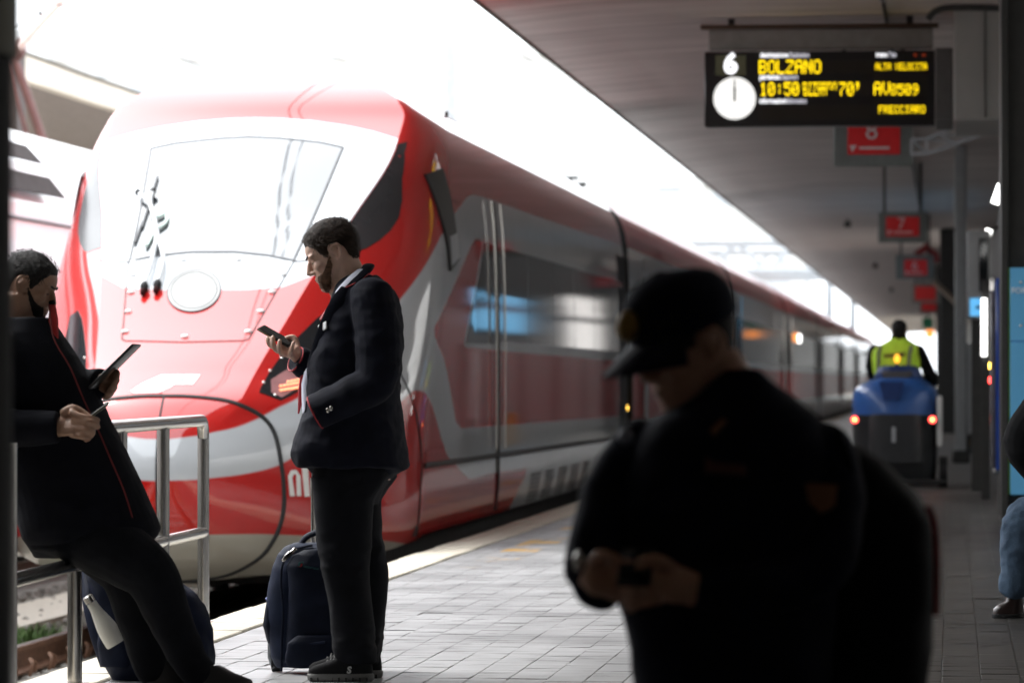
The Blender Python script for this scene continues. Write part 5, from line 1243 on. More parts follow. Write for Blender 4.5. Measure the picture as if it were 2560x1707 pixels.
def person_standing():
    Y = 16.9; N = lambda x, y, dy=0: atn(x, y, Y, dy)
    S = 10800 * .986 / Y                                     # px per metre there
    m = lambda v: v / S
    skin = skinmat('skin_fair', (.70, .46, .36)); navy = clothmat('navy_wool', (.006, .007, .014), .8, .06); blk = clothmat('charcoal_trousers', (.006, .0065, .009), .8, .04)
    piping = mat('red_piping', (.42, .02, .03), .6); shirt = mat('pale_shirt', (.62, .64, .75), .8, var=.05)
    root = thing('person', N(880, 1690) * 1.0, 'bearded person in navy suit jacket standing with a rolling backpack, looking at a phone', 'person')
    root.location.z = 0
    # ---- body (skin, one continuous mesh)
    b = MB(); Mx = head_matrix(N(834, 640), (-.885, -.20, -.43), (-.40, 0, .9), 1.055)
    head_skin(b, Mx)
    T_(b, [N(858, 645), N(868, 672), N(880, 705), N(888, 740), N(893, 790)], [m(36), m(38), m(44), m(50), m(60)], 18)
    T_(b, [N(850, 700), N(868, 735), N(885, 780)], [m(36), m(42), m(48)], 14)
    b.rings([ringat(x0, x1, y, Y, d) for y, x0, x1, d in ((740, 850, 950, .12), (800, 830, 985, .165), (950, 790, 975, .18), (1100, 790, 985, .19), (1200, 800, 975, .17))])
    for dy, kx, ax in ((-.09, 868, 905), (.09, 890, 915)):
        chain(b, [N(895, 1190, dy), N(kx, 1400, dy), N(ax - 5, 1620, dy), N(ax - 18, 1674, dy)], [m(44), m(30), m(20), m(17)])
        chain(b, [N(ax - 18, 1674, dy), N(ax - 70, 1688, dy)], [m(15), m(10)])
    chain(b, [N(940, 790, -.15), N(958, 945, -.222), N(870, 1005, -.245), N(838, 1018, -.246)], [m(30), m(30), m(26), m(22)])
    # far arm and the hand that holds the phone
    chain(b, [N(905, 800, .15), N(850, 938, .19), N(795, 924, .06), N(745, 890, -.025)], [m(30), m(28), m(22), m(17)])
    hy = -.03
    T_(b, [N(752, 893, hy), N(738, 880, hy), N(722, 876, hy), N(708, 878, hy)], [(m(17), .016), (m(22), .02), (m(21), .02), (m(12), .012)], 12)
    for pts, r0 in (([(716, 868, .01), (692, 868, -.02), (679, 860, -.035), (676, 846, -.035)], 7.2), ([(718, 876, .0), (700, 877, -.03), (691, 863, -.045), (689, 844, -.04)], 7.5),
                    ([(722, 884, -.01), (712, 886, -.04), (707, 872, -.055), (707, 853, -.05)], 7.2), ([(735, 888, -.02), (733, 886, -.05), (738, 872, -.06), (742, 857, -.055)], 6.2)):
        chain(b, [N(x, y, hy + d) for x, y, d in pts], [m(r0), m(r0), m(r0 * .92), m(r0 * .8)], 8, 4)
    chain(b, [N(745, 872, hy + .03), N(733, 846, hy + .045), N(718, 846, hy + .04), N(708, 852, hy + .02)], [m(10), m(9.5), m(8), m(6.5)], 8, 4)
    finish(fuse(b, .0042, 3), 'body', skin, root)
    hair = hairmat('brown_hair', (.040, .024, .016)); short_hair(Mx, hair, root, 1.3, .011, .013, 2600); br = hairmat('brown_beard', (.16, .085, .05)); beard(Mx, br, root, .0075, 1500); face_marks(Mx, hair, root)
    # ---- trousers
    b = MB()
    b.rings([ringat(x0, x1, y, Y, d) for y, x0, x1, d in ((1100, 790, 1000, .18), (1180, 788, 988, .19), (1225, 794, 952, .185), (1260, 798, 942, .16))])
    b.rings([ringat(x0, x1, y, Y, d, dy=-.085, e=2.2) for y, x0, x1, d in ((1190, 787, 975, .10), (1250, 795, 940, .105), (1320, 801, 935, .10), (1385, 808, 930, .095), (1450, 822, 928, .09), (1520, 834, 938, .085), (1570, 838, 944, .085), (1600, 840, 940, .088), (1630, 845, 946, .082), (1652, 858, 946, .064))])
    b.rings([ringat(x0, x1, y, Y, d, dy=.10, e=2.2) for y, x0, x1, d in ((1190, 800, 982, .10), (1250, 820, 944, .105), (1330, 840, 944, .10), (1400, 860, 957, .095), (1450, 872, 961, .09), (1510, 875, 958, .085), (1560, 872, 951, .085), (1620, 868, 943, .085), (1664, 870, 938, .075))])
    tr = finish(fuse(b, .0062, 5, legfolds(3.1)), 'trousers', blk, root)
    # ---- jacket
    b = MB()
    tab = ((690, 868, 942, .10), (705, 850, 958, .125), (722, 841, 978, .15), (745, 834, 992, .17), (790, 818, 1001, .19), (850, 796, 1005, .20), (900, 778, 1003, .205), (950, 770, 996, .21), (1000, 773, 997, .215), (1050, 759, 1003, .22), (1090, 744, 1009, .225), (1125, 732, 1013, .23), (1150, 737, 1017, .225), (1166, 748, 1019, .22))
    b.rings([ringat(x0, x1, y, Y, d, 2.5) for y, x0, x1, d in tab])
    b.rings([ringat(x0, x1, y, Y, d, 2.3, dy=.10) for y, x0, x1, d in ((1130, 745, 860, .07), (1160, 757, 850, .065), (1190, 775, 835, .05), (1206, 786, 822, .03))])
    b.rings([ringat(x0, x1, y, Y, d, 2.3) for y, x0, x1, d in ((1140, 930, 1016, .12), (1170, 940, 1018, .11), (1186, 965, 990, .08))])
    chain(b, [N(944, 748, -.165), N(962, 850, -.205), N(958, 950, -.225), N(900, 988, -.245), N(848, 1014, -.245)], [m(54), m(56), m(52), m(46), m(40)], 18)
    T_(b, [N(868, 1003, -.245), N(842, 1015, -.247), N(812, 1030, -.247)], [m(43), m(44), m(42)], 18)
    chain(b, [N(915, 752, .165), N(880, 850, .2), N(850, 940, .19), N(795, 925, .06)], [m(52), m(52), m(48), m(42)], 18)
    T_(b, [N(800, 928, .06), N(768, 913, .01), N(742, 898, -.02)], [m(38), m(36), m(33)], 18)
    jk = finish(fuse(b, .0062, 4, folds(.009, (8, 8, 13), 9.4)), 'jacket', navy, root)
    # collar, lapel edge, piping, cuffs
    b = MB(); b.tube(bez([N(924, 664, -.02), N(922, 674, -.075), N(905, 694, -.118), N(884, 718, -.14), (N(868, 742, -.14))], 5), [(m(6), m(15))] * 21, 10, sq=(0, 0, 1)); b.build('collar', navy, root)
    b = MB(); b.tube(bez([N(922, 664, .02), N(905, 680, .08), N(872, 712, .10), N(848, 742, .07)], 5), [(m(6), m(14))] * 16, 10, sq=(0, 0, 1)); b.build('collar', navy, root)
    sf_ = lambda x, y, o=0: N(x, y, surfdy(x, y) - o)
    def surfdy(x, y):                                        # depth of the near side of the jacket
        ys = [t[0] for t in tab]; x0 = np.interp(y, ys, [t[1] for t in tab]); x1 = np.interp(y, ys, [t[2] for t in tab]); d = np.interp(y, ys, [t[3] for t in tab])
        u = min(1, abs((x - (x0 + x1) / 2) / ((x1 - x0) / 2))); return -d * (1 - u ** 2.5) ** (1 / 2.5)
    b = MB(); b.tube([sf_(x, y, .014) for x, y in ((938, 690), (930, 686), (910, 703), (896, 713), (877, 721))], .0032, 6); b.build('collar_piping', piping, root)
    lp = [(877, 722), (866, 750), (848, 788), (828, 825), (808, 862), (792, 900), (783, 935)]
    b = MB(); b.tube([sf_(x, y, .006) for x, y in lp], [(.010, m(12)), (.010, m(22)), (.010, m(24)), (.010, m(20)), (.009, m(14)), (.008, m(8)), (.004, m(3))], 10, sq=(0, 1, 0)); b.build('lapel', navy, root)
    MB().tube([sf_(x, y, .010) for x, y in ((800, 905), (784, 940), (779, 985), (776, 1030))], .004, 6).build('front_edge', navy, root)
    b = MB(); b.rings([ringat(x0, x1, y, Y, d, 2.2, dy=-.04) for y, x0, x1, d in ((738, 845, 868, .05), (780, 835, 860, .06), (850, 808, 845, .07), (900, 785, 825, .08), (930, 766, 800, .07), (960, 759, 800, .075), (1000, 760, 800, .08), (1035, 763, 800, .08), (1052, 768, 795, .07))]); b.build('shirt', shirt, root)
    b = MB(); b.tube(bez([N(908, 676, -.085), N(886, 698, -.125), N(860, 728, -.14), N(843, 750, -.11)], 5), [(.005, m(12))] * 16, 8, sq=(0, 0, 1)); b.build('shirt_collar', shirt, root)
    b = MB(); b.tube([N(x, y, d) for x, y, d in ((760, 925, -.03), (753, 975, -.02), (750, 1010, 0), (745, 1034, .01))], [(.006, m(6)), (.008, m(7)), (.007, m(6)), (.003, m(2))], 8); b.build('jacket_lining', piping, root)
    b = MB(); b.tube([N(842, 748, -.02), N(832, 770, -.035), N(815, 805, -.06)], [m(9), m(11), m(13)], 8); b.build('tie', piping, root)
    b0, b1 = sf_(809, 833, .03), sf_(834, 823, .03); bx_ = (b1 - b0); bl_ = bx_.length; bx_.normalize(); bz_ = (Vector((0, 0, 1)) - bx_ * bx_.z).normalized()
    Mb = Matrix((bx_, bz_.cross(bx_), bz_)).transposed().to_4x4(); Mb.translation = b0
    b = MB(); b.rbox((0, -.003, 0), (bl_, .003, m(19)), .002, M=Mb, seg=1); bd = b.build('name_badge', mat('badge_white', (.78, .80, .82), .4), root)
    b = MB(); b.box((bl_ * .12, -.0045, m(11)), (bl_ * .55, -.0035, m(14)), M=Mb); b.build('badge_print', mat('badge_print_grey', (.25, .27, .28), .5), bd)
    b = MB(); b.rbox((0, 0, 0), (m(5), .004, m(12)), .001, M=Matrix.Translation(sf_(853, 745, .022)) @ Matrix.Rotation(.6, 4, 'Y'), seg=1); b.build('lapel_pin', mat('pin_white', (.7, .75, .72), .4), root)
    def cuffring(c, ax, r):
        ax = Vector(ax).normalized(); u = ax.orthogonal().normalized(); w = ax.cross(u)
        return [c + u * (r * math.cos(a_)) + w * (r * math.sin(a_)) for a_ in np.linspace(0, 2 * math.pi, 25)]
    ax = N(812, 1030, -.247) - N(842, 1015, -.247); MB().tube(cuffring(N(811, 1030, -.247), ax, m(42)), .0035, 6).build('cuff_piping', piping, root)
    ax = N(742, 898, -.02) - N(768, 913, .01); MB().tube(cuffring(N(741, 898, -.02), ax, m(32)), .0035, 6).build('cuff_piping', piping, root)
    for x, y in ((848, 1024), (856, 1019)): MB().ell(N(x, y, -.318), (.008, .006, .011)).build('cuff_button', M['chrome'], root)
    for x, y in ((778, 891), (772, 966)): MB().ell(sf_(x, y, .01), (.006, .005, .006)).build('button', M['chrome'], root)
    # pocket flap edge and shoes
    sole = mat('grey_rubber_sole', (.13, .13, .125), .7); up = clothmat('black_mesh_shoe', (.010, .010, .011), .8)
    for dy, x0, x1, yb in ((-.10, 778, 942, 1696), (.10, 760, 948, 1684)):
        zz = .0; k = (x1 - x0)
        def foot(y, xa, xb, hw, e=2.6):
            A_, B_ = N(xa, 1690, dy), N(xb, 1690, dy); c = (A_ + B_) / 2; a_ = (B_ - A_).length / 2
            return [Vector((c.x, c.y, y)) + R3v * (a_ * math.copysign(abs(math.cos(t)) ** (2 / e), math.cos(t))) + Vector((0, hw * math.copysign(abs(math.sin(t)) ** (2 / e), math.sin(t)), 0)) for t in np.linspace(0, 2 * math.pi, 33)[:-1]]
        b = MB(); b.rings([foot(.0, x0 + 8, x1 - 4, .042), foot(.008, x0 + 1, x1, .050), foot(.026, x0, x1 + 1, .050), foot(.032, x0 + 4, x1 - 2, .046)]); so = b.build('shoe_sole', sole, root)
        b = MB()
        for q in range(9):
            c = N(x0 + 14 + q * (k - 26) / 8, 1690, dy - .048); b.box((c.x - .004, c.y - .004, .002), (c.x + .004, c.y + .004, .018))
        b.build('sole_groove', M['black'], so, kind='stuff')
        b = MB(); b.rings([foot(.03, x0 + 3, x1 - 2, .046), foot(.045, x0 + 4, x1 - 2, .047), foot(.060, x0 + 14, x1 - 3, .045), foot(.075, x0 + 42, x1 - 4, .042), foot(.092, x0 + 68, x1 - 6, .038), foot(.115, x0 + 86, x1 - 10, .036)]); sh = b.build('shoe', up, root)
        for q in range(4):
            xx = x0 + 48 + q * 10; b = MB(); b.tube([N(xx - 4, 1690, dy - .03) * Vector((1, 1, 0)).length if False else Vector((N(xx, 1690).x, Y + dy - .034, .062 + q * .011)), Vector((N(xx + 2, 1690).x, Y + dy, .082 + q * .013)), Vector((N(xx, 1690).x, Y + dy + .034, .062 + q * .011))], .0035, 6); b.build('lace', mat('lace_grey', (.07, .07, .07), .8) if q == 0 else bpy.data.materials['lace_grey'], sh)
    me = text_mesh('S', .036, .001, shear=.15, bold=.0015); me.transform(frame(Vector((N(880, 1690).x, Y - .10 - .050, .036)), R3v, (0, 0, 1))); me.materials.append(mat('emblem_grey', (.45, .46, .45), .5)); link('shoe_emblem', me, root)
    # phone (held, so its own thing)
    ph = thing('smartphone', N(690, 842), 'dark smartphone held up by the standing person in the navy suit', 'phone')
    dirv = (N(731, 864, hy - .005) - N(651, 819, hy + .01)); L = dirv.length; dx = dirv.normalized(); wv = Vector((.15, .95, .25)); wv = (wv - dx * wv.dot(dx)).normalized(); nv = dx.cross(wv)
    Mp = Matrix((dx, wv, nv)).transposed().to_4x4(); Mp.translation = N(651, 819, hy + .01) - wv * .03
    b = MB(); b.rbox((0, 0, -.005), (L, .072, .005), .004, M=Mp); b.build('case', mat('phone_black', (.012, .010, .010), .35), ph)
    b = MB(); b.rbox((.006, .004, .0045), (L - .006, .068, .0062), .001, M=Mp, seg=1); b.build('screen', M['glass'], ph)
    b = MB(); b.rbox((.006, -.0015, -.0035), (L * .45, .002, .0035), .001, M=Mp, seg=1); b.build('case_edge', mat('case_olive', (.20, .17, .10), .5), ph)
person_standing()

def rolling_backpack():
    Y = 17.35; N = lambda x, y, dy=0: atn(x, y, Y, dy); S = 10800 * .986 / Y; m = lambda v: v / S
    nv = clothmat('navy_nylon', (.014, .020, .042), .55, .0, 700); nd_ = clothmat('dark_navy_nylon', (.008, .011, .023), .6, .0, 700); bl = mat('blue_piping', (.03, .06, .22), .6)
    t = thing('rolling_backpack', Vector((N(800, 1670).x, Y, 0)), 'dark navy rolling backpack with extended steel handle standing behind the bearded person', 'backpack')
    R_ = lambda y, a_, b_, d, e=3.2, dy=0: ringat(a_, b_, y, Y, d, e, dy=dy)
    b = MB(); b.rings([R_(y, x0, x1, d) for y, x0, x1, d in ((1664, 694, 930, .10), (1640, 680, 944, .125), (1600, 676, 944, .13), (1540, 668, 938, .135), (1480, 674, 932, .135), (1420, 686, 922, .13), (1385, 697, 912, .12), (1365, 715, 898, .10), (1356, 745, 875, .07))])
    finish(fuse(b, .008, 3, folds(.006, (8, 8, 8), 2.2)), 'main_body', nv, t)
    b = MB(); b.rings([R_(y, x0, x1, d, 3.0, -.11) for y, x0, x1, d in ((1655, 742, 925, .05), (1610, 728, 925, .065), (1540, 732, 922, .07), (1470, 735, 916, .07), (1410, 730, 905, .06), (1385, 740, 890, .045), (1370, 770, 870, .03))])
    finish(fuse(b, .007, 3, folds(.005, (9, 9, 9), 5.0)), 'front_pocket', nd_, t)
    b = MB(); b.rings([R_(y, x0, x1, d, 2.6, -.165) for y, x0, x1, d in ((1660, 735, 900, .02), (1640, 728, 905, .032), (1600, 735, 905, .034), (1580, 760, 895, .024))]); finish(fuse(b, .007, 3), 'lower_pocket', nd_, t)
    b = MB(); b.rings([R_(y, x0, x1, d, 2.4, -.03) for y, x0, x1, d in ((1604, 676, 712, .07), (1560, 664, 706, .085), (1520, 668, 705, .08), (1497, 673, 704, .07))]); finish(fuse(b, .006, 2, folds(.005, (16, 16, 5), 1.0)), 'side_pocket', nd_, t)
    MB().tube([N(672, 1493, -.06), N(685, 1500, -.10), N(703, 1500, -.10)], .006, 6).build('pocket_hem', bl, t)
    for pts in (((716, 1672, -.13), (718, 1600, -.145), (722, 1520, -.15), (716, 1450, -.145), (722, 1400, -.14), (745, 1372, -.12), (790, 1360, -.1)), ((730, 1650, -.165), (742, 1625, -.185), (765, 1606, -.195), (830, 1597, -.20))):
        MB().tube(bez([N(*p) for p in pts], 5), .005, 6).build('zip', nd_ if len(pts) > 5 else nv, t)
    for x, y in ((729, 1390), (737, 1382), (745, 1375), (732, 1384)):
        b = MB(); b.rbox((-.008, -.004, -.02), (.008, .004, .02), .003, M=Matrix.Translation(N(x, y, -.145)) @ Matrix.Rotation(.8, 4, 'Y'), seg=1); b.build('zip_puller', M['chrome'], t)
    MB().tube(bez([N(752, 1365, -.03), N(768, 1342, -.03), N(795, 1330, -.03), N(815, 1335, -.03), N(825, 1358, -.03)], 5), [(.010, .016)] * 21, 8).build('carry_handle', nd_, t)
    for x, d in ((778, .05), (791, .02)): MB().tube([N(x, 1366, d), N(x, 1195, d)], .009, 10).build('handle_rod', M['chrome'], t)
    b = MB(); b.tube([N(778, 1240, .05), N(778, 1195, .05)], .012, 10); b.build('handle_sleeve', M['chrome'], t)
    b = MB(); b.rbox((N(778, 0).x, Y, N(790, 1195).z - .01), (N(925, 0).x, Y + .06, N(790, 1195).z + .025), .01); b.build('grip', M['black'], t)
    for x in (694, 930):
        c = N(x, 1660); b = MB(); b.tube([(c.x - .018, Y - .02, .032), (c.x + .018, Y - .02, .032)], .032, 16); b.build('wheel', M['black'], t)
    b = MB(); b.tube([N(678, 1600, -.02), N(679, 1640, -.03), N(690, 1668, -.04)], .012, 8); b.build('corner_guard', mat('guard_grey', (.2, .21, .22), .5), t)
    # small emblem and lettering on the pocket
    Fq = lambda x, y: N(x, y, -.183)
    b = MB(); b.prism([Fq(x, y) for x, y in ((762, 1409), (764, 1400), (776, 1399), (775, 1403), (768, 1404), (766, 1410))], (0, .004, 0)); em = b.build('emblem', mat('emblem_teal', (.02, .12, .12), .5), t)
    b = MB(); b.prism([Fq(x, y) for x, y in ((760, 1411), (768, 1410), (769, 1402), (773, 1402), (771, 1410), (768, 1412))], (0, .005, 0)); b.build('emblem_red_mark', mat('emblem_red', (.35, .01, .01), .5), em)
    text('emblem_lettering', 'TRENITALIA', m(7.4), frame(Fq(774, 1413), R3v * 1 + Vector((0, 0, -.16)), Vector((0, 0, 1)) + R3v * .16), bpy.data.materials['emblem_teal'], t)
rolling_backpack()

def person_leaning():
    Y = 16.35; N = lambda x, y, dy=0: atn(x, y, Y, dy); S = 10800 * .986 / Y; m = lambda v: v / S
    skin = skinmat('skin_tan', (.34, .20, .135)); navy = clothmat('dark_suit', (.004, .0045, .008), .85, .03); red = mat('red_trim', (.40, .015, .015), .7)
    root = thing('person', (N(250, 0).x, Y, 0), 'person in dark suit leaning back on the steel railing holding a tablet and a phone', 'person')
    b = MB(); Mx = head_matrix(N(70, 718, .02), (.90, -.10, -.36), (.3, 0, .95), 1.04); head_skin(b, Mx)
    T_(b, [N(45, 735), N(42, 790), N(50, 850)], [m(46), m(50), m(58)], 16)
    b.rings([ringat(x0, x1, y, Y, d) for y, x0, x1, d in ((830, 0, 130, .14), (900, 0, 190, .17), (1050, 20, 250, .17), (1200, 60, 320, .17), (1300, 90, 330, .15))])
    chain(b, [N(170, 1290, -.08), N(360, 1420, -.14), N(470, 1610, -.14), N(520, 1680, -.14)], [m(66), m(48), m(32), m(26)])
    chain(b, [N(170, 1300, .10), N(300, 1440, .12), N(350, 1600, .12), N(380, 1690, .12)], [m(66), m(48), m(32), m(26)])
    chain(b, [N(520, 1688, -.14), N(620, 1698, -.14)], [m(20), m(13)]); chain(b, [N(380, 1690, .12), N(450, 1698, .12)], [m(20), m(13)])
    # near right arm with phone
    chain(b, [N(10, 900, -.15), N(-33, 985, -.25), N(-15, 1055, -.27), N(90, 1068, -.275), N(185, 1066, -.27)], [m(28), m(30), m(30), m(28), m(24)])
    hd = -.27
    T_(b, [N(172, 1065, hd), N(195, 1062, hd), N(220, 1058, hd), N(240, 1060, hd)], [(m(26), .02), (m(36), .022), (m(36), .022), (m(26), .018)], 14)
    for pts, r in (([(218, 1030, -.02), (246, 1041, -.03), (262, 1043, -.02), (278, 1048, -.0)], 9.5), ([(226, 1048, -.02), (258, 1052, -.035), (272, 1056, -.02), (278, 1064, .0)], 10), ([(226, 1068, -.02), (256, 1071, -.035), (268, 1076, -.02), (262, 1086, .0)], 10), ([(220, 1084, -.02), (246, 1088, -.035), (258, 1092, -.02), (250, 1096, .0)], 9)):
        chain(b, [N(x, y, hd + d) for x, y, d in pts], [m(r), m(r), m(r * .92), m(r * .8)], 8, 4)
    chain(b, [N(196, 1030, hd + .01), N(216, 1020, hd + .01), N(240, 1030, hd + .01), N(262, 1044, hd)], [m(13), m(12), m(10), m(8)], 8, 4)
    # far arm with tablet
    chain(b, [N(95, 890, .16), N(140, 975, .2), N(210, 963, .09), N(262, 950, .02)], [m(28), m(28), m(24), m(19)])
    T_(b, [N(250, 956, .02), N(266, 960, .02), N(282, 958, .02)], [(m(24), .02), (m(34), .022), (m(22), .016)], 12)
    for pts, r in (([(274, 940, .02), (292, 930, .0), (294, 948, -.03), (286, 960, -.04)], 8.5), ([(276, 952, .02), (293, 948, -.01), (290, 964, -.04), (280, 972, -.04)], 8.5), ([(274, 966, .02), (288, 966, -.01), (284, 980, -.04), (272, 984, -.04)], 8.2), ([(268, 978, .02), (280, 982, -.01), (274, 992, -.03), (264, 994, -.03)], 7.5)):
        chain(b, [N(x, y, d) for x, y, d in pts], [m(r), m(r), m(r * .9), m(r * .8)], 8, 4)
    chain(b, [N(262, 942, -.0), N(272, 932, -.03), N(284, 922, -.045)], [m(10), m(9), m(7)], 8, 4)
    finish(fuse(b, .005, 3), 'body', skin, root)
    hair = hairmat('black_hair', (.010, .008, .007)); short_hair(Mx, hair, root, 4.1, .008, .006, 1200); beard(Mx, hair, root, .007); face_marks(Mx, hair, root)
    b = MB()
    b.rings([ringat(x0, x1, y, Y, d, 2.4) for y, x0, x1, d in ((795, -20, 125, .13), (830, -40, 148, .17), (880, -55, 180, .20), (950, -50, 222, .21), (1030, -30, 262, .21), (1100, -10, 296, .21), (1160, 10, 326, .215), (1230, 35, 358, .22), (1300, 50, 388, .225), (1320, 55, 396, .225), (1345, 62, 385, .21), (1372, 80, 300, .16), (1392, 90, 250, .10))])
    chain(b, [N(5, 868, -.17), N(-35, 980, -.25), N(-20, 1055, -.27), N(80, 1068, -.275)], [m(58), m(58), m(54), m(46)], 18); T_(b, [N(70, 1068, -.275), N(130, 1068, -.272), N(182, 1066, -.27)], [m(46), m(43), m(40)], 18)
    chain(b, [N(90, 868, .17), N(140, 975, .2), N(205, 965, .1)], [m(54), m(50), m(42)], 18); T_(b, [N(195, 968, .1), N(228, 960, .06), N(252, 955, .03)], [m(41), m(38), m(35)], 18)
    finish(fuse(b, .007, 4, folds(.005, (7, 7, 10), 12.2)), 'jacket', navy, root)
    b = MB()
    b.rings([ringat(x0, x1, y, Y, d, 2.4) for y, x0, x1, d in ((1250, 60, 340, .19), (1310, 62, 372, .2), (1370, 80, 360, .19), (1400, 180, 330, .14))])
    chain(b, [N(200, 1320, -.08), N(352, 1400, -.13), N(398, 1440, -.14), N(440, 1540, -.14), N(488, 1640, -.14), N(512, 1672, -.14)], [m(85), m(74), m(66), m(54), m(44), m(42)], 18)
    chain(b, [N(200, 1330, .10), N(290, 1420, .12), N(315, 1480, .12), N(345, 1600, .12), N(368, 1675, .12)], [m(85), m(70), m(62), m(50), m(44)], 18)
    finish(fuse(b, .008, 4, folds(.007, (7, 7, 9), 20.0)), 'trousers', clothmat('dark_suit_trousers', (.005, .0055, .008), .85), root)
    MB().tube(bez([N(128, 762, -.04), N(150, 845, -.12), N(196, 920, -.15), N(232, 1000, -.17), N(268, 1075, -.17), N(300, 1150, -.17), N(330, 1220, -.17), N(352, 1290, -.17)], 6), .0032, 6).build('lapel_piping', mat('dull_red_trim', (.13, .008, .008), .8), root)
    b = MB(); b.tube([N(134, 764, -.02), N(140, 800, -.05), N(146, 850, -.06), N(160, 880, -.06)], [(.012, m(8)), (.014, m(13)), (.012, m(9)), (.005, m(3))], 8, sq=(0, 1, 0)); b.build('scarf', red, root)
    b = MB(); b.tube([N(128, 758, -.02), N(138, 756, -.03)], m(6), 8); b.build('collar_tip', navy, root)
    shm = mat('black_leather', (.008, .008, .009), .35, coat=.2)
    for dy, x0, x1 in ((-.14, 500, 650), (.12, 352, 505)):
        def foot(z, xa, xb, hw, e=2.5):
            A_, B_ = N(xa, 1700, dy), N(xb, 1700, dy); c = (A_ + B_) / 2; a_ = (B_ - A_).length / 2
            return [Vector((c.x, c.y, z)) + R3v * (a_ * math.copysign(abs(math.cos(t)) ** (2 / e), math.cos(t))) + Vector((0, hw * math.copysign(abs(math.sin(t)) ** (2 / e), math.sin(t)), 0)) for t in np.linspace(0, 2 * math.pi, 33)[:-1]]
        b = MB(); b.rings([foot(0, x0, x1, .044), foot(.02, x0, x1 + 2, .046), foot(.024, x0 + 2, x1 - 1, .043), foot(.045, x0 + 2, x1 - 8, .042), foot(.07, x0 + 2, x1 - 50, .039), foot(.10, x0 + 4, x1 - 85, .036)]); b.build('shoe', shm, root)
    tb = thing('tablet', N(292, 914), 'thin dark tablet tilted up in the hand of the leaning person', 'tablet')
    p0, p1 = N(236, 970, -.05), N(346, 861, -.05); dx = (p1 - p0).normalized(); L = (p1 - p0).length; wv = Vector((.1, .98, .1)); wv = (wv - dx * wv.dot(dx)).normalized(); nv = dx.cross(wv)
    Mp = Matrix((dx, wv, nv)).transposed().to_4x4(); Mp.translation = p0 - wv * .06
    b = MB(); b.rbox((0, 0, -.006), (L, .16, .006), .005, M=Mp); b.build('case', mat('tablet_black', (.012, .012, .012), .35), tb); b = MB(); b.rbox((.008, .008, .0055), (L - .008, .152, .0072), .001, M=Mp, seg=1); b.build('screen', M['glass'], tb)
    ph = thing('smartphone', N(280, 1028), 'small dark phone gripped in the lower hand of the leaning person', 'phone')
    p0, p1 = N(252, 1046, hd - .0), N(304, 1008, hd); dx = (p1 - p0).normalized(); L = (p1 - p0).length; wv = Vector((.5, .6, .5)); wv = (wv - dx * wv.dot(dx)).normalized(); nv = dx.cross(wv)
    Mp = Matrix((dx, wv, nv)).transposed().to_4x4(); Mp.translation = p0 - wv * .02
    b = MB(); b.rbox((-.03, 0, -.005), (L, .065, .005), .004, M=Mp); b.build('case', mat('phone_olive', (.05, .045, .025), .4), ph); b = MB(); b.rbox((-.02, .005, .0045), (L - .006, .06, .0062), .001, M=Mp, seg=1); b.build('screen', M['glass'], ph)
person_leaning()

def floor_backpack():
    Y = 16.85; N = lambda x, y, dy=0: atn(x, y, Y, dy); S = 10800 * .986 / Y; m = lambda v: v / S
    nv = clothmat('deep_navy_nylon', (.010, .014, .032), .6, .0, 700)
    t = thing('backpack', (N(370, 0).x, Y, 0), 'dark navy backpack on the floor behind the leaning person, bottle in its side pocket', 'backpack')
    b = MB(); b.rings([ringat(x0, x1, y, Y, d, 2.8) for y, x0, x1, d in ((1700, 290, 520, .12), (1660, 270, 532, .14), (1600, 250, 530, .145), (1540, 240, 520, .14), (1490, 228, 490, .13), (1450, 225, 440, .11), (1425, 228, 400, .08))])
    finish(fuse(b, .008, 3, folds(.010, (9, 9, 9), 31)), 'main_body', nv, t)
    b = MB(); b.rings([ringat(x0, x1, y, Y, d, 2.5, dy=-.12) for y, x0, x1, d in ((1660, 268, 348, .045), (1600, 262, 345, .075), (1572, 264, 342, .075))]); finish(fuse(b, .007, 2, folds(.006, (12, 12, 7), 3)), 'side_pocket', nv, t)
    MB().tube(bez([N(262, 1440, -.06), N(250, 1405, -.08), N(275, 1402, -.08), N(300, 1430, -.06)], 5), [(.010, .02)] * 16, 8).build('carry_loop', nv, t)
    MB().tube(bez([N(215, 1425, -.02), N(228, 1500, -.1), N(250, 1580, -.13), N(275, 1660, -.12)], 5), [(.007, .022)] * 16, 8).build('shoulder_strap', nv, t)
    MB().tube([N(280, 1424, -.1), N(286, 1436, -.1)], .008, 6).build('orange_tag', mat('orange_tag', (.7, .12, .02), .6), t)
    bt = thing('bottle', N(283, 1545, -.19), 'white steel bottle with silver cap tucked in the dark backpack side pocket', 'bottle')
    a0, a1 = N(254, 1500, -.20), N(312, 1600, -.18); d = (a1 - a0).normalized(); L = (a1 - a0).length
    prof = [(.00, 13), (.10, 13.5), (.20, 15), (.38, 20), (.58, 25), (.80, 27), (.98, 27), (1.02, 25)]
    b = MB(); b.tube([a0 + d * (L * u) for u, r in prof], [m(r) for u, r in prof], 20); b.build('flask', mat('bottle_white', (.62, .62, .58), .4, var=.05), bt)
    b = MB(); b.tube([a0 - d * m(2), a0 - d * m(18), a0 - d * m(21)], [m(14), m(14), m(11)], 20); b.build('cap', M['chrome'], bt)
floor_backpack()

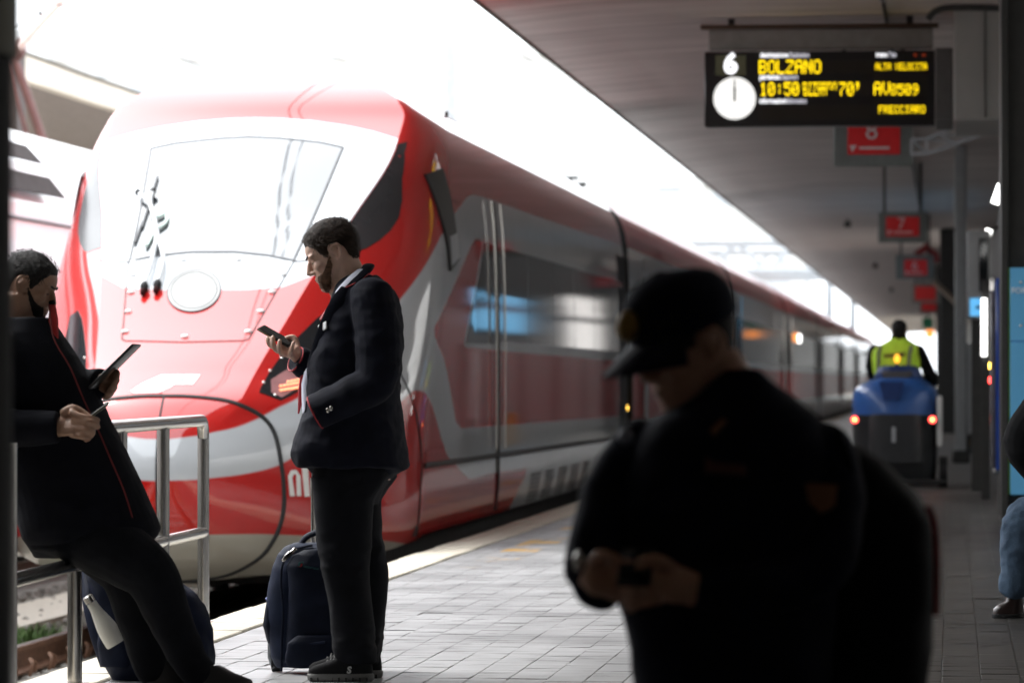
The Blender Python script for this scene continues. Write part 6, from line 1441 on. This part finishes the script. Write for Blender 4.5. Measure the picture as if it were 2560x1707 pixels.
def person_officer():
    Y = 9.0; P = lambda x, y, dy=0: at(x, y, Y, dy); S = 10800 * .986 / Y / 1.08844; m = lambda v: v / S
    N2 = 1.08844
    rg = lambda x0, x1, y, d, e=2.4, dy=0: ringat(x0 * N2, x1 * N2, y * N2, Y, d, e, dy=dy)
    skin = skinmat('skin_olive', (.58, .32, .21)); navy = clothmat('police_navy', (.008, .009, .018), .8, .02)
    root = thing('person', (P(1680, 0).x, Y, 0), 'blurred near officer in dark uniform and peaked cap looking down at the hands, backpack on', 'person')
    b = MB(); Mx = head_matrix(P(1582, 796, .0), (-.78, -.50, -.38), (-.30, -.2, .94), 1.09); head_skin(b, Mx)
    T_(b, [P(1640, 830, .02), P(1680, 900, .03), P(1690, 980, .03)], [m(62), m(68), m(80)], 16)
    b.rings([rg(x0, x1, y, d) for y, x0, x1, d in ((960, 1560, 1800, .09), (1050, 1490, 1880, .12), (1250, 1480, 1890, .13), (1500, 1500, 1850, .13), (1620, 1500, 1840, .12))])
    zf = 0.0
    for x, dy in ((1590, -.03), (1760, .05)):
        c = P(x, 1600, dy); b.tube([c, Vector((c.x, c.y - .02, .42)), Vector((c.x, c.y, .10)), Vector((c.x, c.y, .06))], [.085, .065, .045, .042], 14); b.tube([Vector((c.x, c.y + .04, .05)), Vector((c.x - .05, c.y - .14, .035))], [.042, .03], 12)
    chain(b, [P(1490, 1070, .0), P(1400, 1160, -.07), P(1370, 1240, -.13), P(1372, 1300, -.18)], [m(36), m(36), m(34), m(32)])
    chain(b, [P(1880, 1070, .02), P(1910, 1150, -.02), P(1885, 1285, -.10), P(1760, 1345, -.17), P(1600, 1340, -.22)], [m(40), m(40), m(40), m(40), m(38)])
    # left-of-picture hand and the other hand closing on the phone
    T_(b, [P(1372, 1300, -.20), P(1400, 1318, -.21), P(1440, 1335, -.22)], [(m(40), .03), (m(50), .032), (m(34), .024)], 12)
    for k, (y0, y1) in enumerate(((1290, 1285), (1312, 1310), (1334, 1338), (1354, 1362))):
        chain(b, [P(1420, y0, -.22), P(1462, y1 - 2, -.24), P(1482, y1 + 8, -.22), P(1470, y1 + 18, -.20)], [m(13), m(13), m(12), m(10)], 8, 4)
    chain(b, [P(1380, 1285, -.22), P(1400, 1262, -.24), P(1436, 1268, -.25)], [m(15), m(14), m(11)], 8, 4)
    T_(b, [P(1600, 1335, -.22), P(1560, 1328, -.23), P(1515, 1325, -.23)], [(m(42), .03), (m(52), .032), (m(36), .024)], 12)
    for k, (y0, y1) in enumerate(((1300, 1300), (1322, 1322), (1344, 1346), (1364, 1370))):
        chain(b, [P(1530, y0, -.23), P(1492, y1, -.26), P(1466, y1 + 8, -.25), P(1470, y1 + 16, -.22)], [m(13), m(13), m(12), m(10)], 8, 4)
    chain(b, [P(1560, 1290, -.24), P(1530, 1272, -.26), P(1490, 1276, -.26)], [m(15), m(14), m(11)], 8, 4)
    finish(fuse(b, .006, 3), 'body', skin, root)
    hair = hairmat('dark_hair', (.012, .009, .008)); short_hair(Mx, hair, root, 2.2, .006, .0); face_marks(Mx, hair, root)
    # cap
    k = Mx.to_scale()[0]
    b = MB(); rings = []
    for z, s in ((.150, 1.03), (.170, 1.06), (.20, 1.05), (.222, .98), (.242, .83), (.257, .58), (.265, .30), (.267, .08)):
        rings.append([Mx @ Vector((-.005 + .108 * s * math.cos(a_), .086 * s * math.sin(a_), z + .006 * math.cos(a_) * (z > .2))) for a_ in np.linspace(0, 2 * math.pi, 41)[:-1]])
    b.rings(rings); b.build('cap', clothmat('cap_navy', (.008, .009, .018), .8), root)
    b = MB(); top, bot = [], []
    n = 20
    V = []
    for dz in (0, -.006):
        for i in range(n + 1):
            a_ = -1.15 + 2.3 * i / n
            for r in (0, 1):
                rr = (.112, .090) if r == 0 else (.112 + .085 * math.cos(a_ * .9), .094)
                V.append(Mx @ Vector((-.005 + rr[0] * math.cos(a_), rr[1] * math.sin(a_), .160 + dz - (.028 * r) - .02 * (a_ ** 2) * r)))
    q = 2 * (n + 1); F = []
    for i in range(n):
        a_ = 2 * i; F += [(a_, a_ + 1, a_ + 3, a_ + 2), (q + a_, q + a_ + 2, q + a_ + 3, q + a_ + 1), (a_ + 1, q + a_ + 1, q + a_ + 3, a_ + 3)]
    b.add(V, F, 0, True); b.build('cap_visor', clothmat('visor_navy', (.012, .012, .022), .6), root)
    b = MB(); b.ell(Mx @ Vector((.118, .018, .205)), (.022 * k, .02 * k, .03 * k)); b.build('cap_badge', mat('badge_gold', (.30, .17, .03), .5), root)
    # jacket
    b = MB()
    b.rings([rg(x0, x1, y, d) for y, x0, x1, d in ((850, 1668, 1748, .07), (890, 1620, 1790, .09), (930, 1560, 1845, .11), (965, 1500, 1885, .125), (1010, 1465, 1915, .14), (1080, 1440, 1930, .15), (1140, 1405, 1930, .155), (1220, 1392, 1930, .16), (1320, 1392, 1925, .16), (1400, 1430, 1920, .16), (1500, 1450, 1912, .165), (1580, 1460, 1905, .165), (1620, 1462, 1900, .165))])
    chain(b, [P(1470, 1030, .0), P(1405, 1130, -.05), P(1375, 1230, -.12), P(1362, 1300, -.17)], [m(66), m(62), m(56), m(46)], 18)
    chain(b, [P(1365, 1290, -.17), P(1380, 1335, -.19), P(1400, 1352, -.19)], [m(40), m(44), m(40)], 16)
    chain(b, [P(1890, 1040, .02), P(1915, 1150, -.02), P(1890, 1290, -.10), P(1760, 1345, -.17), P(1640, 1345, -.21)], [m(72), m(72), m(68), m(60), m(48)], 18)
    finish(fuse(b, .008, 4, folds(.006, (7, 7, 9), 40)), 'jacket', navy, root)
    b = MB()
    for x, dy in ((1590, -.03), (1760, .05)):
        c = P(x, 1590, dy); b.tube([c, Vector((c.x, c.y - .02, .42)), Vector((c.x, c.y, .10))], [.115, .09, .075], 16)
    b.rings([rg(x0, x1, y, d) for y, x0, x1, d in ((1560, 1470, 1890, .14), (1660, 1480, 1880, .14))])
    finish(fuse(b, .01, 3), 'trousers', navy, root)
    for x, dy in ((1590, -.03), (1760, .05)):
        c = P(x, 1600, dy); b = MB(); b.tube([Vector((c.x + .02, c.y + .07, .05)), Vector((c.x, c.y, .06)), Vector((c.x - .06, c.y - .16, .04))], [.045, .055, .04], 14); b.build('boot', M['black'], root)
    br = mat('badge_bronze', (.30, .13, .06), .6)
    b = MB(); b.prism([P(x, y, -.105) for x, y in ((1854, 1105), (1926, 1110), (1922, 1155), (1893, 1182), (1862, 1150))], (0, .02, 0)); b.build('sleeve_patch', br, root)
    b = MB(); b.prism([P(x, y, -.158) for x, y in ((1640, 985), (1668, 958), (1678, 968), (1650, 998))], (0, .03, 0)); b.build('collar_badge', br, root)
    b = MB(); b.prism([P(x, y, -.175) for x, y in ((1630, 1046), (1652, 1058), (1722, 1064), (1722, 1088), (1630, 1082))], (0, .03, 0)); b.build('chest_patch', mat('patch_brown', (.10, .03, .025), .7), root)
    c = P(1446, 1000, -.10); MB().ell(c, (.016, .014, .018)).build('radio_knob', mat('knob_grey', (.25, .26, .32), .4), root)
    b = MB(); b.ell(P(1350, 1282, -.20), (.014, .014, .026)); b.build('watch', M['chrome'], root)
    ph = thing('smartphone', P(1475, 1285, -.27), 'dark phone held in both hands by the blurred officer', 'phone')
    b = MB(); b.rbox((-.03, -.07, -.005), (.04, .07, .005), .004, M=Matrix.Translation(P(1475, 1290, -.25)) @ Matrix.Rotation(.5, 4, 'X')); b.build('case', mat('phone_dark', (.01, .01, .01), .3), ph)
    b = MB(); b.rbox((-.026, -.064, .0045), (.036, .064, .0062), .001, M=Matrix.Translation(P(1475, 1290, -.25)) @ Matrix.Rotation(.5, 4, 'X'), seg=1); b.build('screen', M['glass'], ph)
    # backpack on the officer's back
    t = thing('backpack', P(2040, 1300, .2), 'big black backpack with red edge worn by the blurred officer', 'backpack')
    b = MB(); b.rings([rg(x0, x1, y, d, 2.8, .22) for y, x0, x1, d in ((1700, 1830, 2090, .12), (1640, 1820, 2120, .15), (1500, 1810, 2138, .16), (1300, 1820, 2148, .16), (1200, 1840, 2140, .15), (1140, 1850, 2105, .13), (1090, 1870, 2050, .11), (1050, 1880, 2000, .09), (1020, 1885, 1965, .06))])
    finish(fuse(b, .010, 4, folds(.008, (7, 7, 7), 51)), 'sack', clothmat('black_nylon', (.005, .005, .006), .7), t)
    MB().tube(bez([P(2128, 1165, .12), P(2146, 1210, .12), P(2152, 1300, .12), P(2150, 1420, .12)], 5), .008, 6).build('red_edge', mat('red_edge', (.30, .01, .015), .6), t)
    MB().tube(bez([P(1905, 1000, .0), P(1935, 1080, -.03), P(1950, 1200, .02), P(1950, 1300, .08)], 5), [(.012, .03)] * 16, 8).build('shoulder_strap', bpy.data.materials['black_nylon'], t)
person_officer()

def person_driver():
    Y = 48.3; K = lambda x, y, d=0: atn(x / 3.136 + 2060, y / 3.136 + 780, Y, d); S = 10800 * .986 / Y / 1 * (3.136); m = lambda v: v / S
    rg = lambda x0, x1, y, d, e=2.4, dy=0: ringat(x0 / 3.136 + 2060, x1 / 3.136 + 2060, y / 3.136 + 780, Y, d, e, dy=dy)
    root = thing('person', K(570, 800), 'person in yellow high visibility vest seen from behind riding the blue scrubber', 'person')
    blk = clothmat('black_sleeve', (.010, .010, .011), .8); ylw = mat('hi_vis_yellow', (.55, .80, .06), .6, emit=.02, ecol=(.6, .9, .05))
    b = MB(); Mx = head_matrix(K(590, 160), (.05, 1, -.12), (0, .1, 1), 1.02); head_skin(b, Mx)
    T_(b, [K(590, 185), K(588, 240)], [.06, .075], 12); b.rings([rg(x0, x1, y, d) for y, x0, x1, d in ((235, 500, 680, .09), (290, 420, 740, .12), (430, 420, 730, .12), (560, 440, 710, .12))])
    chain(b, [K(410, 290), K(385, 430, .1), K(430, 540, .4)], [.055, .05, .04]); chain(b, [K(730, 290), K(800, 450, .1), K(790, 580, .4)], [.055, .05, .04])
    chain(b, [K(510, 560, .1), K(500, 600, .5), K(500, 900, .6)], [.08, .07, .05]); chain(b, [K(650, 560, .1), K(650, 600, .5), K(650, 900, .6)], [.08, .07, .05])
    finish(fuse(b, .010, 2), 'body', skinmat('skin_neck', (.42, .27, .19)), root)
    short_hair(Mx, hairmat('black_hair_driver', (.010, .009, .009)), root, .3, .016, .01)
    b = MB(); b.rings([rg(x0, x1, y, d) for y, x0, x1, d in ((205, 525, 650, .075), (225, 500, 680, .10), (260, 440, 735, .13), (300, 380, 770, .145), (360, 370, 765, .15), (430, 380, 755, .155), (520, 395, 745, .16), (600, 400, 740, .16))]); finish(fuse(b, .009, 3, folds(.004, (6, 6, 8), 8)), 'vest', ylw, root)
    b = MB(); chain(b, [K(395, 300), K(370, 410, .05), K(375, 470, .12), K(420, 560, .4)], [.065, .065, .06, .05]); finish(fuse(b, .009, 2), 'sleeve', blk, root)
    b = MB(); chain(b, [K(745, 310), K(800, 420, .05), K(845, 540, .12), K(800, 610, .4)], [.075, .07, .065, .05]); finish(fuse(b, .009, 2), 'sleeve', blk, root)
    b = MB(); b.tube([K(535, 195), K(590, 200, -.05), K(640, 195)], [.03, .05, .03], 10); b.build('collar', blk, root)
    gm = mat('reflective_grey', (.16, .16, .17), .5)
    for pts in (((445, 262), (430, 330), (428, 420), (425, 500)), ((690, 262), (672, 330), (665, 420), (662, 500))):
        b = MB(); b.tube([K(x, y, -.158 + .02 * (y < 300)) for x, y in pts], [(m(13), .006)] * 4, 8, sq=tuple(R3v)); b.build('reflective_band', gm, root)
    b = MB(); b.prism([K(x, y, -.165) for x, y in ((470, 335), (640, 318), (630, 345), (600, 352), (472, 356))], (0, .02, 0)); b.build('back_print', mat('print_maroon', (.12, .03, .03), .6), root)
    b = MB(); chain(b, [K(510, 570, .12), K(500, 600, .5), K(500, 950, .6)], [.10, .085, .065]); chain(b, [K(650, 570, .12), K(650, 600, .5), K(650, 950, .6)], [.10, .085, .065]); finish(fuse(b, .012, 2), 'trousers', blk, root)
person_driver()

def person_seated():
    Y = 21.7; P = lambda x, y, dy=0: at(x, y, Y, dy); S = 10800 * .986 / Y / 1.08844; m = lambda v: v / S
    root = thing('person', P(2345, 1400), 'seated person at the right edge, faded blue jeans and dark boot showing', 'person'); root.location.z = 0
    skin = skinmat('skin_seated', (.45, .29, .21)); den = mat('faded_denim', (.075, .125, .19), .85, var=.4, scale=9, bump=.35, bscale=120, dirt=(.03, .055, .095)); blk = clothmat('black_jacket', (.008, .008, .009), .8)
    b = MB(); Mx = head_matrix(P(2475, 700), (-.95, -.15, -.2), (-.1, 0, 1), 1.0); head_skin(b, Mx)
    T_(b, [P(2490, 730), P(2495, 800)], [.06, .075], 12); b.rings([ringat(x0 * 1.08844, x1 * 1.08844, y * 1.08844, Y, d) for y, x0, x1, d in ((790, 2440, 2550, .12), (900, 2425, 2560, .16), (1100, 2425, 2560, .16), (1190, 2425, 2560, .16))])
    chain(b, [P(2500, 1178, -.1), P(2400, 1184, -.1), P(2358, 1195, -.1), P(2338, 1240, -.1), P(2335, 1310, -.1), P(2328, 1365, -.1)], [.05, .05, .045, .04, .038, .036]); chain(b, [P(2500, 1178, .14), P(2425, 1188, .14), P(2398, 1235, .14), P(2398, 1340, .14), P(2396, 1370, .14)], [.05, .05, .042, .038, .036])
    chain(b, [P(2470, 850, -.2), P(2345, 990, -.2), P(2400, 1090, -.12)], [.05, .042, .036])
    finish(fuse(b, .009, 2), 'body', skin, root); short_hair(Mx, hairmat('brown_hair_seated', (.03, .02, .012)), root, .9)
    b = MB(); b.rings([ringat(x0 * 1.08844, x1 * 1.08844, y * 1.08844, Y, d) for y, x0, x1, d in ((790, 2440, 2550, .14), (900, 2420, 2565, .18), (1100, 2415, 2570, .18), (1190, 2415, 2570, .18))])
    chain(b, [P(2470, 850, -.2), P(2400, 930, -.2), P(2348, 1010, -.2), P(2380, 1075, -.15)], [m(48), m(46), m(44), m(36)], 16); finish(fuse(b, .009, 3, folds(.006, (8, 8, 8), 77)), 'jacket', blk, root)
    b = MB(); chain(b, [P(2500, 1175, -.1), P(2400, 1180, -.1), P(2352, 1188, -.1), P(2337, 1230, -.1), P(2336, 1300, -.1), P(2330, 1340, -.1)], [m(54), m(48), m(42), m(38), m(36), m(36)], 18)
    chain(b, [P(2500, 1175, .14), P(2420, 1185, .14), P(2395, 1230, .14), P(2398, 1340, .14)], [m(52), m(48), m(42), m(36)], 18)
    b.rings([ringat(x0 * 1.08844, x1 * 1.08844, y * 1.08844, Y, d) for y, x0, x1, d in ((1130, 2430, 2560, .18), (1230, 2430, 2560, .18))])
    finish(fuse(b, .008, 3, folds(.010, (13, 13, 15), 63)), 'jeans', den, root)
    MB().tube([P(2330, 1336, -.1), P(2329, 1346, -.1)], [m(35.5), m(35.5)], 20).build('jeans_hem', den, root)
    lea = mat('brown_leather', (.035, .02, .018), .3, coat=.4)
    for x0, x1, dy in ((2277, 2352, -.1), (2345, 2420, .14)):
        def foot(z, xa, xb, hw, e=2.4):
            A_, B_ = P(xa, 1400, dy), P(xb, 1400, dy); c = (A_ + B_) / 2; a_ = (B_ - A_).length / 2
            return [Vector((c.x, c.y, z)) + R3v * (a_ * math.copysign(abs(math.cos(t)) ** (2 / e), math.cos(t))) + Vector((0, hw * math.copysign(abs(math.sin(t)) ** (2 / e), math.sin(t)), 0)) for t in np.linspace(0, 2 * math.pi, 29)[:-1]]
        b = MB(); b.rings([foot(0, x0, x1, .045), foot(.018, x0, x1, .047), foot(.022, x0 + 2, x1 - 1, .044)]); so = b.build('boot_sole', M['black'], root)
        b = MB(); b.rings([foot(.022, x0 + 2, x1 - 1, .044), foot(.045, x0 + 3, x1 - 1, .044), foot(.065, x0 + 14, x1 - 1, .042), foot(.085, x0 + 30, x1 - 2, .040), foot(.13, x0 + 34, x1 - 4, .040)]); b.build('boot', lea, root)
    t = thing('bench', P(2490, 1400, .02) * 1.0, 'dark metal bench under the seated person at the right edge', 'bench'); t.location.z = 0
    c = P(2490, 1238); b = MB(); b.rbox((c.x - .16, Y - .55, c.z - .04), (c.x + .30, Y + .9, c.z), .012); b.build('seat', M['under'], t)
    for yy in (-.45, .8):
        b = MB(); b.rbox((c.x - .1, Y + yy - .03, 0), (c.x + .24, Y + yy + .03, c.z - .041), .01, seg=1); b.build('leg', M['under'], t)
person_seated()
